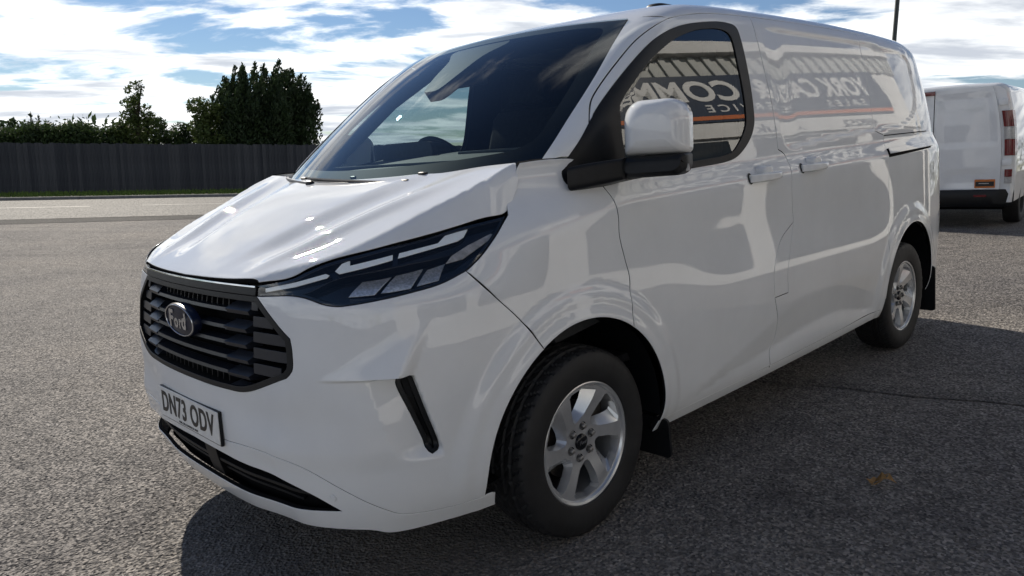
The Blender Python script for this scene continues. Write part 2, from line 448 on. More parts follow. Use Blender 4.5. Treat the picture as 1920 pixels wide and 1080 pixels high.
gx=interp_c([1.15,1.3,1.45,1.6,1.75,1.88,1.98],[.50,.675,.855,1.05,1.26,1.475,1.67])
def wind(t,z):
    return gx(z)+.20*t**2+.09*t**4
zr=interp_c([1.2,1.6,1.9,2.4,3.2,4.2,4.8,5.05,5.3],[1.81,1.915,1.962,1.984,1.995,1.984,1.945,1.885,1.78])
def roof(x,t):
    return zr(x)-.03*t**2-.10*np.maximum(t-.6,0)**2
def f_up(x,y,z):
    t=np.abs(y)
    f=smax(t-side(x,z),(wind(t,z)-x)*.62,.075)
    f=smax(f,(z-roof(x,t)),.10)
    f=smax(f,x-(5.05-.06*np.clip(z-1.1,0,1)**2*1.5),.09)
    return f
def sculpt(t,x,z):
    """how far the bumper is pressed in (+) or stands out (-): ledge over the slot, pocket beside it"""
    ph=np.arctan2(t,1.1-x)
    zab=np.interp(ph,[.55,.60,.84,.90],[.72,.735,.872,.90])
    h=.010*np.log1p(np.exp(np.clip((zab-z)/.010,-30,20)))
    right=.802+.36*(z-.745)                       # right-hand edge of the wedge
    led=.34*h*sstep(right+.030,right-.006,ph)*sstep(.59,.63,ph)
    d=-led*sstep(.736,.748,z)
    w=ph-(.803+.225*(.74-z))
    pk=np.clip((w+.085)/.062,0,1)*sstep(.030,.014,w)
    d=d+.036*pk*sstep(.748,.736,z)*sstep(.475,.52,z)
    und=np.clip((z-.60)/.14,0,1)*sstep(.58,.70,ph)*sstep(.82,.78,ph)
    d=d+.010*und*sstep(.748,.736,z)
    d=d+.010*np.exp(-((z-.605)/.07)**2)*sstep(.18,.42,ph)*sstep(.75,.55,ph)
    d=d+.010*sstep(.53,.45,z)*sstep(.25,.45,ph)*sstep(.95,.7,ph)
    return d
def f_lo(x,y,z):
    t=np.abs(y)
    f=smax((t-side(x,z))*1.0,(front(t,z)-x)*.85,.10)+sculpt(t,x,z)
    f=smax(f,x-5.05,.09)
    return f
def f_fend(x,y,z):
    """front wing: follows the lower body and runs into the foot of the pillar"""
    return np.maximum(f_lo(x,y,z),f_up(x,y,z)-.22*(1-sstep(1.10,1.335,z))-.25*sstep(1.03,.86,x))
def f_all(x,y,z):
    a=f_up(x,y,z); b=f_lo(x,y,z); h=np.where(x>1.0,9.,z-hood(x,np.abs(y)))
    low=np.maximum(b,h)
    return np.minimum(np.maximum(a,b),low)
def grad(f,P,e=1e-4):
    x,y,z=P.T
    g=np.stack([f(x+e,y,z)-f(x-e,y,z),f(x,y+e,z)-f(x,y-e,z),f(x,y,z+e)-f(x,y,z-e)],1)
    return g/np.maximum(np.linalg.norm(g,axis=1,keepdims=True),1e-12)
def solve(f,O,D,lo,hi):
    """root of f along O+s*D between s=lo (inside) and s=hi (outside): bisection, then secant steps"""
    O=np.atleast_2d(O);D=np.atleast_2d(D)
    m=max(len(O),len(D)); O=np.broadcast_to(O,(m,3)); D=np.broadcast_to(D,(m,3))
    a=np.full(m,hi,float); b=np.full(m,lo,float)
    ev=lambda s:f(*(O+s[:,None]*D).T)
    for _ in range(11):
        c=.5*(a+b); ins=ev(c)<=0; b=np.where(ins,c,b); a=np.where(ins,a,c)
    fa,fb=ev(a),ev(b)
    for _ in range(4):
        den=np.where(np.abs(fa-fb)<1e-14,1e-14,fa-fb); c=np.clip(b-fb*(a-b)/den,np.minimum(a,b),np.maximum(a,b)); fc=ev(c); ins=fc<=0
        b,fb=np.where(ins,c,b),np.where(ins,fc,fb*np.where(ins,1,.5)); a,fa=np.where(ins,a,c),np.where(ins,fa*.5,fc)
    return O+c[:,None]*D, None

def f_D(x, y, z): return np.where(z > 1.28, f_up(x, y, z), f_lo(x, y, z))
def to3d(kind, Q, f, ax=1.1):
    u, v = Q[:, 0], Q[:, 1]; Z = np.zeros_like(u)
    if kind == 'side': P, _ = solve(f, np.c_[u, Z, v], np.c_[Z, Z-1, Z], .3, 1.4)
    elif kind == 'rad': P, _ = solve(f, np.c_[Z+ax, Z, v], np.c_[-np.cos(u), -np.sin(u), Z], .2, 1.9)
    elif kind == 'rear': P, _ = solve(f, np.c_[Z+3.6, Z, v], np.c_[np.cos(u), -np.sin(u), Z], .2, 2.2)
    elif kind == 'roof': P, _ = solve(f, np.c_[u, Z, Z+1.2], np.c_[Z, -np.sin(v), np.cos(v)], .2, 1.4)
    elif kind == 'hood': P = np.c_[u, v, hood(u, v)]
    elif kind == 'wind': P = np.c_[wind(np.abs(u), v), u, v]
    return P
f_hood = lambda x, y, z: z-hood(x, y)
f_wind = lambda x, y, z: (wind(np.abs(y), z)-x)
def panel_me(name, outer, holes=(), kind='side', f=None, sp=.02, off=0., gap=.0025, flange=.014, ax=1.1, disp=None):
    f = f or f_D
    outer = inset(loop(outer), gap); holes = [inset(loop(h), -gap) for h in holes]
    Q, T = tri2d(outer, holes, sp)
    P = to3d(kind, Q, f, ax); N = grad(f, P)
    if disp is not None:
        h = disp(Q[:, 0], Q[:, 1]); P = P+N*h[:, None]
    P = P+N*off
    if disp is not None:   # normals of the displaced sheet
        e = 1e-3
        def q(du, dv):
            q2 = Q+np.array([du, dv]); p2 = to3d(kind, q2, f, ax); n2 = grad(f, p2); return p2+n2*disp(q2[:, 0], q2[:, 1])[:, None]
        N2 = np.cross(q(e, 0)-q(-e, 0), q(0, e)-q(0, -e)); N2 /= np.linalg.norm(N2, axis=1, keepdims=True)
        N = np.where((np.sum(N2*N, 1) < 0)[:, None], -N2, N2)
    a = P[T]; fn = np.cross(a[:, 1]-a[:, 0], a[:, 2]-a[:, 0])
    if np.sum(fn*N[T[:, 0]]) < 0: T = T[:, ::-1]
    V = [P]; NN = [N]; F = [tuple(t) for t in T.tolist()]
    if flange:
        cnt = {}
        for t in T.tolist():
            for i in range(3): cnt[(t[i], t[(i+1) % 3])] = 1
        bd = [e for e in cnt if (e[1], e[0]) not in cnt]
        nxt = {a_: b_ for a_, b_ in bd}; prv = {b_: a_ for a_, b_ in bd}
        ids = list(nxt); n0 = len(P); k = len(ids); pos = {v: i for i, v in enumerate(ids)}
        I = np.array(ids); tan = P[[nxt[i] for i in ids]]-P[[prv.get(i, i) for i in ids]]
        on = np.cross(tan, N[I]); on /= np.maximum(np.linalg.norm(on, axis=1, keepdims=True), 1e-9)
        # a small rolled edge, then straight in
        r = min(.0025, flange*.4)
        V += [P[I]+on*r*.6-N[I]*r, P[I]+on*r*.6-N[I]*flange]; NN += [on, on]
        for a_, b_ in bd:
            i, j = pos[a_], pos.get(b_)
            if j is None: continue
            F.append((b_, a_, n0+i, n0+j)); F.append((n0+j, n0+i, n0+k+i, n0+k+j))
    me = mesh(name, np.vstack(V), F, True, np.vstack(NN))
    if flange:
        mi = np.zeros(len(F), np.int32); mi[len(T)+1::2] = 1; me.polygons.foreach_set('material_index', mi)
    return me
def both(name, me, m, parent, far=None):
    """near side part and its mirror image on the far side"""
    dress(me, m); a = obj(name, me, None, parent); b = obj(name, mirror_me(me), None, far if far is not None else parent)
    return a, b

# ------------------------------------------------------------------ the white van
van = empty('panel_van', 'glossy white panel van with black grille and silver wheels, nose towards the viewer', 'van', matrix=VAN_M)
DOOR_FRONT_LO = [(1.172, .738), (1.176, .808), (1.186, .895), (1.168, .965), (1.147, 1.05), (1.148, 1.121), (1.137, 1.185), (1.115, 1.229)]
DOOR_FRONT_UP = [(1.115, 1.229), (1.090, 1.273), (1.075, 1.32), (1.080, 1.392), (1.11, 1.46), (1.156, 1.523), (1.199, 1.562), (1.329, 1.661), (1.477, 1.76), (1.601, 1.82), (1.707, 1.857), (1.942, 1.896), (2.184, 1.913), (2.385, 1.919)]
B_UP = [(2.385, 1.919), (2.365, 1.868), (2.358, 1.704), (2.366, 1.486), (2.368, 1.309)]
B_MID = [(2.368, 1.309), (2.421, 1.286), (2.436, 1.249), (2.428, 1.159), (2.432, 1.077), (2.450, .967)]
B_FLAPL = [(2.450, .967), (2.324, .903), (2.278, .855), (2.228, .755), (2.234, .642)]
B_FLAPR = [(2.450, .967), (2.395, .837), (2.358, .736), (2.364, .645)]
B_LO = [(2.234, .642), (2.270, .531), (2.275, .448), (2.235, .375), (2.250, .306)]
SLIDE_UP = [(3.640, 1.929), (3.612, 1.877), (3.588, 1.697), (3.560, 1.371)]
SLIDE_MID = [(3.560, 1.371), (3.680, 1.345)]
SLIDE_LO = [(3.680, 1.345), (3.656, 1.202), (3.652, .992), (3.642, .856), (3.597, .640)]
GUTTER = [(2.385, 1.919), (2.962, 1.928), (3.640, 1.929)]
WINDOW = [(1.12, 1.462), (1.273, 1.582), (1.47, 1.712), (1.579, 1.768), (1.723, 1.817), (1.897, 1.849), (2.120, 1.866), (2.195, 1.850), (2.206, 1.785), (2.186, 1.486), (2.172, 1.426), (2.123, 1.364), (2.018, 1.299), (1.944, 1.28), (1.639, 1.262), (1.309, 1.245), (1.13, 1.234), (1.009, 1.230), (.963, 1.247), (.955, 1.282), (.983, 1.325)]
GLASS_IN = [(1.257, 1.50), (1.283, 1.529), (1.473, 1.665), (1.583, 1.723), (1.708, 1.776), (1.894, 1.822), (2.079, 1.830), (2.125, 1.808), (2.130, 1.687), (2.116, 1.468), (2.094, 1.411), (1.982, 1.318), (1.917, 1.301), (1.671, 1.286), (1.275, 1.268), (1.251, 1.29)]
BLANK = [(2.435, 1.868), (3.0, 1.876), (3.634, 1.876), (4.2, 1.855), (4.375, 1.838), (4.435, 1.80), (4.425, 1.70), (4.394, 1.563), (4.29, 1.465), (4.054, 1.397), (3.56, 1.368), (2.9, 1.338), (2.44, 1.316), (2.418, 1.35), (2.405, 1.6), (2.412, 1.84)]
def sill_z(x): return .297+.016*(x-1.33)
af, ar = ARCH
a_seam = (.712, .746)
def arch_pt(c, a): return (c[0]+c[2]*math.cos(a), c[1]+c[2]*math.sin(a))
def arch_ang(c, x=None, z=None, rear=True):
    if z is not None:
        s = math.asin((z-c[1])/c[2]); return s if rear else math.pi-s
    return math.acos((x-c[0])/c[2])
# angles on the front arch: bumper seam, door gap, door bottom
A_SEAM = arch_ang(af, x=.712); A_GAP = arch_ang(af, x=1.172); A_SILL = arch_ang(af, z=sill_z(1.36))
SEAM_T = arch_pt(af, A_SEAM); GAP_B = arch_pt(af, A_GAP); SILL_F = arch_pt(af, A_SILL)
A2_SL = arch_ang(ar, x=3.60); SL_B = arch_pt(ar, A2_SL); A2_SI = arch_ang(ar, z=sill_z(3.6), rear=False); SILL_R = arch_pt(ar, A2_SI)
# pressing of the blind window: signed distance to the outline
BL = closed(BLANK, .03)
def blank_disp(u, v):
    Q = np.c_[u, v]; d = np.full(len(Q), 9.)
    A = BL; B = np.roll(BL, -1, 0)
    for i in range(0, len(Q), 4000):
        q = Q[i:i+4000, None]; e = (B-A)[None]; w = q-A[None]
        s = np.clip((w*e).sum(2)/np.maximum((e*e).sum(2), 1e-12), 0, 1); d[i:i+4000] = np.min(np.linalg.norm(w-s[..., None]*e, axis=2), 1)
    sd = np.where(inside(BL, Q), d, -d)
    near = sstep(2.38, 2.62, u)
    return -.009*sstep(-.004, .022, sd)*near
def body_side(root):
    # fender
    HLT = [(.48, 1.02), (.537, 1.054), (.594, 1.099), (.65, 1.144), (.686, 1.170)]
    fend = loop(crv([(.48, 1.02), (.559, .925), (.646, .835), SEAM_T]), arc(*af, A_SEAM, A_GAP), crv([GAP_B]+DOOR_FRONT_LO[1:]),
                crv([(1.115, 1.229), (1.088, 1.273), (1.073, 1.322)]), crv([(1.073, 1.322), (.97, 1.332), (.86, 1.331), (.79, 1.326)]), crv([(.79, 1.326), (.775, 1.30), (.707, 1.203), (.686, 1.170)]), crv(HLT[::-1]))
    me = panel_me('fender', fend, sp=.014, f=f_fend, gap=.0036); fa = both('fender', me, M['paint'], root)
    # front door
    d_out = loop(arc(*af, A_GAP, A_SILL), crv([SILL_F, (2.250, sill_z(2.25))]), crv(B_LO[::-1][:1]+B_LO[::-1][1:]), crv(B_FLAPL[::-1]), crv(B_MID[::-1]), crv(B_UP[::-1]), crv(DOOR_FRONT_UP[::-1]), crv(DOOR_FRONT_LO[::-1][:-1]+[GAP_B]))
    w_out = closed(WINDOW)
    # the window opening reaches the door's front edge: cut it back so that a rim of door remains
    w_cut = np.array([(max(x, np.interp(z, [1.229, 1.273, 1.32, 1.392, 1.46, 1.523, 1.6], [1.128, 1.104, 1.089, 1.094, 1.124, 1.17, 1.25])), z) for x, z in w_out])
    me = panel_me('front_door', d_out, [w_cut], sp=.016, gap=.0036); doors = both('front_door', me, M['paint'], root)
    g_out = closed(GLASS_IN)
    me = panel_me('window_seal', w_out, [g_out], sp=.02, off=.003, gap=0., flange=.008)
    both('window_seal', me, M['plastic'], root)
    me = panel_me('window_glass', inset(g_out, -.01), sp=.03, off=-.002, gap=0., flange=0)
    gl = both('window_glass', me, M['sideglass'], root)
    # fuel flap
    flap = loop(crv(B_FLAPL), crv([(2.234, .642), (2.364, .645)]), crv(B_FLAPR[::-1]))
    me = panel_me('fuel_flap', flap, sp=.02); obj('fuel_flap', me, M['paint'], root)
    # side door and the matching fixed side panel on the far side
    s_out = loop(crv(B_UP), crv(B_MID), crv(B_FLAPR), crv([(2.364, .645), (2.234, .642)]), crv(B_LO), crv([(2.250, sill_z(2.25)), SILL_R]), arc(*ar, A2_SI, A2_SL), crv([SL_B]+SLIDE_LO[::-1][1:]), crv(SLIDE_MID[::-1]), crv(SLIDE_UP[::-1]), crv(GUTTER[::-1]))
    me = panel_me('sliding_door', s_out, sp=.016, gap=.0036, disp=blank_disp); dress(me, M['paint'])
    obj('sliding_door', me, None, root); obj('side_panel', mirror_me(me), None, root)
    # rear quarter
    A2_E = arch_ang(ar, z=.30)
    ez = arch_pt(ar, A2_E)
    q_out = loop(crv(SLIDE_UP), crv(SLIDE_MID), crv(SLIDE_LO[:-1]+[SL_B]), arc(*ar, A2_SL, A2_E), crv([ez, (4.84, .31)]), crv([(4.84, .31), (4.84, 1.78)]), crv([(4.84, 1.78), (4.70, 1.86), (4.4, 1.905), (4.0, 1.925), (3.640, 1.929)]))
    me = panel_me('rear_quarter', q_out, sp=.02, disp=blank_disp); both('rear_quarter', me, M['paint'], root)
    # sill strip
    sz = lambda x: sill_z(x)-.004
    sl = loop(crv([(1.372, sz(1.36)), (3.612, sz(3.61))]), crv([(3.612, sz(3.61)), (3.622, sz(3.61)-.048)]), crv([(3.622, sz(3.61)-.048), (1.362, sz(1.36)-.045)]), crv([(1.362, sz(1.36)-.045), (1.372, sz(1.36))]))
    me = panel_me('sill', sl, sp=.02, off=-.004, gap=.001, flange=.02); both('sill', me, M['paint'], root)
body_side(van)
def body_top(root):
    # hood
    rear = [(.676, 0.), (.680, -.13), (.697, -.302), (.735, -.514), (.775, -.70), (.792, -.845)]
    edge = [(.792, -.848), (.780, -.868), (.72, -.886), (.687, -.889), (.60, -.871), (.508, -.846), (.381, -.801), (.270, -.742), (.174, -.664), (.130, -.626), (.089, -.589), (.033, -.486)]
    fr = [(.036, -.490), (.018, -.36), (.006, -.2), (.0, 0.)]
    half = np.vstack([crv(rear), crv(edge)[1:], crv(fr)[1:]]); full = loop(half, half[::-1]*np.array([1, -1]))
    me = panel_me('hood', full, kind='hood', f=f_hood, sp=.016, gap=.003, flange=.02); obj('hood', me, M['paint'], root)
    # windscreen with its black border
    g_edge = [(-.728, 1.868), (-.778, 1.75), (-.815, 1.624), (-.840, 1.47), (-.850, 1.38), (-.850, 1.30)]
    g_top = [(0., 1.893), (-.2, 1.890), (-.432, 1.884), (-.602, 1.876), (-.728, 1.868)]
    g_bot = [(-.850, 1.30), (-.6, 1.275), (-.3, 1.262), (0, 1.257)]
    half = np.vstack([crv(g_top), crv(g_edge)[1:], crv(g_bot)[1:]]); full = loop(half, half[::-1]*np.array([-1, 1]))
    me = panel_me('windscreen', full, kind='wind', f=f_wind, sp=.03, off=-.004, gap=.002, flange=0); obj('windscreen', me, M['screen'], root)
    inner = closed(np.array([(0, 1.862), (-.35, 1.856), (-.60, 1.845), (-.668, 1.825), (-.705, 1.74), (-.748, 1.60), (-.772, 1.47), (-.775, 1.415), (-.742, 1.385), (-.6, 1.362), (-.3, 1.345), (0, 1.340),
                             (.3, 1.345), (.6, 1.362), (.742, 1.385), (.775, 1.415), (.772, 1.47), (.748, 1.60), (.705, 1.74), (.668, 1.825), (.60, 1.845), (.35, 1.856)]))
    me = panel_me('screen_border', full, [inner], kind='wind', f=f_wind, sp=.03, off=-.009, gap=.002, flange=0); obj('screen_border', me, M['frit'], root)
    cam_h = closed([(0, 1.87), (-.16, 1.868), (-.19, 1.85), (-.12, 1.80), (-.085, 1.72), (-.05, 1.66), (0, 1.655), (.05, 1.66), (.085, 1.72), (.12, 1.80), (.19, 1.85), (.16, 1.868)])
    me = panel_me('camera_housing', cam_h, kind='wind', f=f_wind, sp=.03, off=-.012, gap=0, flange=.05); obj('camera_housing', me, M['frit'], root)
    # pillars: from the glass edge round to the door gap
    def rp(P): return [(math.atan2(-y, 2.6-x), z) for x, y, z in P]
    ge = np.array(g_edge); ge3 = [(float(wind(abs(y), z)), y, z) for y, z in ge]
    du = np.array([q for q in DOOR_FRONT_UP if q[0] >= 1.07 and q[1] > 1.31 and q[0] < 1.75]); dy = to3d('side', du, f_up)
    gp = rp(ge3); dp = rp(dy)
    base = [gp[-1], (gp[-1][0]+.03, 1.335), (dp[0][0]-.02, 1.334), (dp[0][0], dp[0][1])]
    o = loop(crv(gp), [gp[-1]], crv(base)[1:], crv(dp), crv([dp[-1], gp[0]]))
    me = panel_me('windscreen_pillar', o, kind='rad', ax=2.6, f=f_up, sp=.012, gap=.001, flange=.012); both('windscreen_pillar', me, M['paint'], root)
    # roof: x and angle about the centre line
    def rq(P): return [(x, math.atan2(-y, z-1.2)) for x, y, z in P]
    gt3 = [(float(wind(abs(y), z)), y, z) for y, z in g_top]
    ft = rq(gt3)
    ds = np.array([(1.707, 1.857), (1.942, 1.896), (2.184, 1.913), (2.385, 1.919), (2.962, 1.928), (3.640, 1.929), (4.0, 1.925), (4.4, 1.905), (4.70, 1.86), (4.84, 1.78)]); sd3 = to3d('side', ds, f_up); st = rq(sd3)
    rr = rq([(4.84, -.45, 1.91), (4.84, 0, 1.93)]); rr = [(4.84, a) for a in (st[-1][1]*.66, st[-1][1]*.33, 0.)]
    half = np.vstack([crv(ft), crv([ft[-1], st[0]])[1:], crv(st)[1:], crv([st[-1]]+rr)[1:]]); full = loop(half, half[::-1]*np.array([1, -1]))
    me = panel_me('roof', full, kind='roof', f=f_up, sp=.025, gap=.0012, flange=.012); obj('roof', me, M['paint'], root)
    # rear end, closed off behind the quarter panels
    V, F = [], []; zs = np.linspace(.31, 1.78, 28); ph = np.linspace(-1.0, 1.0, 61)
    a = math.atan2(.82, 1.24)
    # doors: lofted cap between the two quarter edges
    ed = to3d('side', np.c_[np.full(len(zs), 4.84), zs], f_up); rows = []
    for e in ed:
        y0 = -e[1]; ys = np.concatenate([np.linspace(-1, 1, 41)]);
        for s in ys: rows.append((4.84+.20*(1-abs(s)**6)*(1-.25*max(0, (e[2]-1.2))**2), s*y0, e[2]))
    n = 41
    for i in range(len(zs)-1):
        for j in range(n-1): F.append((i*n+j, i*n+j+1, (i+1)*n+j+1, (i+1)*n+j))
    tp = len(rows)
    for s in np.linspace(-1, 1, 41):
        ps = st[-1][1]*s; q = to3d('roof', np.array([[4.84, abs(ps)]]), f_up)[0]; rows.append((4.845, q[1]*(1 if s < 0 else -1)*(-1 if s < 0 else 1)*(1), q[2]))
    rows = [list(r) for r in rows]
    for j, s in enumerate(np.linspace(-1, 1, 41)):
        q = to3d('roof', np.array([[4.84, abs(st[-1][1]*s)]]), f_up)[0]; rows[tp+j] = (4.845, abs(q[1])*np.sign(s), q[2])
    i = len(zs)-1
    for j in range(n-1): F.append((i*n+j, i*n+j+1, tp+j+1, tp+j))
    obj('rear_doors', mesh('rear_doors', rows, [f[::-1] for f in F]), M['paint'], root)
    # rear bumper with corner pieces
    B = []
    for z, k in ((.28, -.02), (.32, .012), (.55, .03), (.60, .02), (.61, -.02)):
        for s in np.linspace(-1, 1, 41):
            w = .93+k; B.append((4.62+(.45+k)*(1-abs(s)**5), s*w, z))
    F = [(i*41+j, i*41+j+1, (i+1)*41+j+1, (i+1)*41+j) for i in range(4) for j in range(40)]
    obj('rear_bumper', autosmooth(mesh('rear_bumper', B, [f[::-1] for f in F])), M['paint'], root)
body_top(van)
HL_BOT = [(.4152, .977), (.4795, .983), (.54, .987), (.585, .980), (.6303, .963), (.6648, .957), (.7102, .961), (.7739, .970), (.8376, .980), (.9072, .993), (.98, 1.02)]
HL_TAIL = [(.98, 1.02), (1.0247, 1.054), (1.0702, 1.099), (1.1133, 1.144), (1.1340, 1.168)]
HL_TOP = [(1.1340, 1.168), (.9618, 1.143), (.838, 1.120), (.7306, 1.100), (.6311, 1.078), (.5841, 1.059), (.5361, 1.036), (.4116, 1.010)]
GR_SIDE = [(.4129, .977), (.5359, .864), (.5405, .83), (.5385, .771), (.520, .748), (.3598, .681), (.255, .672), (0., .670)]
LIPSEAM = [(0., .488), (.21, .492), (.338, .500), (.45, .500), (.5294, .482), (.629, .415), (.7313, .336), (.7695, .311), (.8735, .300), (1.0188, .308)]
INT_TOP = [(0., .446), (.2, .440), (.32, .433), (.4677, .425), (.5536, .391), (.63, .336)]
INT_BOT = [(.63, .336), (.5527, .332), (.4328, .322), (.2558, .311), (0., .312)]
LIPBOT = [(0., .236), (.21, .243), (.4077, .262), (.5373, .268), (.63, .268), (.6914, .262), (.7303, .245), (.8948, .249), (1.02, .252)]
FOG = [(.782, .72), (.7855, .737), (.8016, .745), (.8179, .737), (.8238, .715), (.847, .615), (.87, .516), (.8688, .497), (.8567, .491), (.8388, .51), (.834, .533), (.8063, .633)]
mir = lambda P: np.asarray(P, float)*np.array([-1, 1])
def sym(half):
    """closed outline from a half that starts and ends on the centre line"""
    return loop(half, mir(half)[::-1])
def prect(u0, u1, v0, v1, step=.03):
    return loop(crv([(u0, v0), (u1, v0)], step), crv([(u1, v0), (u1, v1)], step), crv([(u1, v1), (u0, v1)], step), crv([(u0, v1), (u0, v0)], step))
def front_end(root):
    # bumper
    def rphi(x, z):
        q = to3d('side', np.array([[x, z]]), f_lo)[0]; return (math.atan2(-q[1], 1.1-q[0]), z)
    seam = [(.98, 1.02)]+[rphi(*q) for q in ((.559, .925), (.646, .835), SEAM_T)]
    archc = [rphi(*arch_pt(af, a)) for a in np.linspace(A_SEAM, arch_ang(af, z=.308, rear=False), 24)]
    gr = np.vstack([crv(GR_SIDE[4:][::-1]), crv(GR_SIDE[1:5][::-1])[1:], crv(GR_SIDE[:2][::-1])[1:]])
    half = np.vstack([gr, crv(HL_BOT)[1:], crv(seam)[1:], crv(archc)[1:], crv([archc[-1], LIPSEAM[-1]])[1:], crv(LIPSEAM[::-1])[1:]])
    holes = [closed(FOG), closed(mir(FOG)[::-1])]
    me = panel_me('bumper', sym(half), holes, kind='rad', f=f_lo, sp=.0075, gap=.0022, flange=.02); obj('bumper', me, M['paint'], root)
    # lower lip with the wide intake
    ae = rphi(*arch_pt(af, arch_ang(af, z=.30, rear=False)))
    half = np.vstack([crv(LIPSEAM), crv([LIPSEAM[-1], LIPBOT[-1]])[1:], crv(LIPBOT[::-1])[1:]])
    hole = np.vstack([crv(INT_TOP), crv(INT_BOT)[1:]])
    def lipd(u, v): return -.006+.010*sstep(.012, .0, v-np.interp(np.abs(u), [q[0] for q in LIPBOT], [q[1] for q in LIPBOT])-.03)
    me = panel_me('bumper_lip', sym(half), [sym(hole)], kind='rad', f=f_lo, sp=.012, off=.001, gap=.0015, flange=.016); obj('bumper_lip', me, M['paint'], root)
    # intake: dark back, one long vane and two brackets
    intake = obj('lower_intake', panel_me('lower_intake', prect(-.68, .68, .262, .48), kind='rad', f=f_lo, sp=.05, off=-.048, gap=0, flange=0), M['void'], root)
    for nm, z0, z1, o, d, a in (('vane', .372, .381, -.022, .03, .56), ('vane', .336, .342, -.032, .02, .50)):
        P = loop(crv([(-a, z0), (a, z0)], .03), crv([(a, z0), (a, z1)]), crv([(a, z1), (-a, z1)], .03), crv([(-a, z1), (-a, z0)]))
        obj(nm, panel_me(nm, P, kind='rad', f=f_lo, sp=.05, off=o, gap=0, flange=d), M['plastic'], intake)
    for p0 in (.03, -.10, .30):
        P = loop(crv([(p0, .31), (p0+.075, .31)]), crv([(p0+.075, .31), (p0+.075, .45)]), crv([(p0+.075, .45), (p0, .45)]), crv([(p0, .45), (p0, .31)]))
        if p0 == .03: obj('sensor_block', panel_me('sensor_block', P, kind='rad', f=f_lo, sp=.05, off=-.018, gap=0, flange=.03), M['plastic'], intake)
    # slots in the bumper cheeks
    for s in (1, -1):
        fo = closed(FOG) if s == 1 else closed(mir(FOG)[::-1])
        t = obj('bumper_slot', panel_me('bumper_slot', inset(fo, -.003), kind='rad', f=f_lo, sp=.03, off=-.030, gap=0, flange=0), M['plastic'], root)
        rim = panel_me('slot_rim', inset(fo, .001), [inset(fo, .010)], kind='rad', f=f_lo, sp=.03, off=-.001, gap=0, flange=.03)
        obj('slot_rim', rim, M['plastic'], t)
    # parking sensors
    for ph, z in ((.612, .382), (-.612, .382)):
        P = to3d('rad', np.array([[ph, z]]), f_lo)[0]; n = Vector(grad(f_lo, P[None])[0])
        me = lathe('parking_sensor', [(0, .004), (.009, .0035), (.0105, .001), (.0105, -.004), (.0125, -.004), (.0125, .0012), (.015, .0008), (.0155, -.002)], 24)
        o = obj('parking_sensor', me, M['paint'], root); o.matrix_local = Matrix.Translation(P) @ n.to_track_quat('Y', 'Z').to_matrix().to_4x4()
front_end(van)

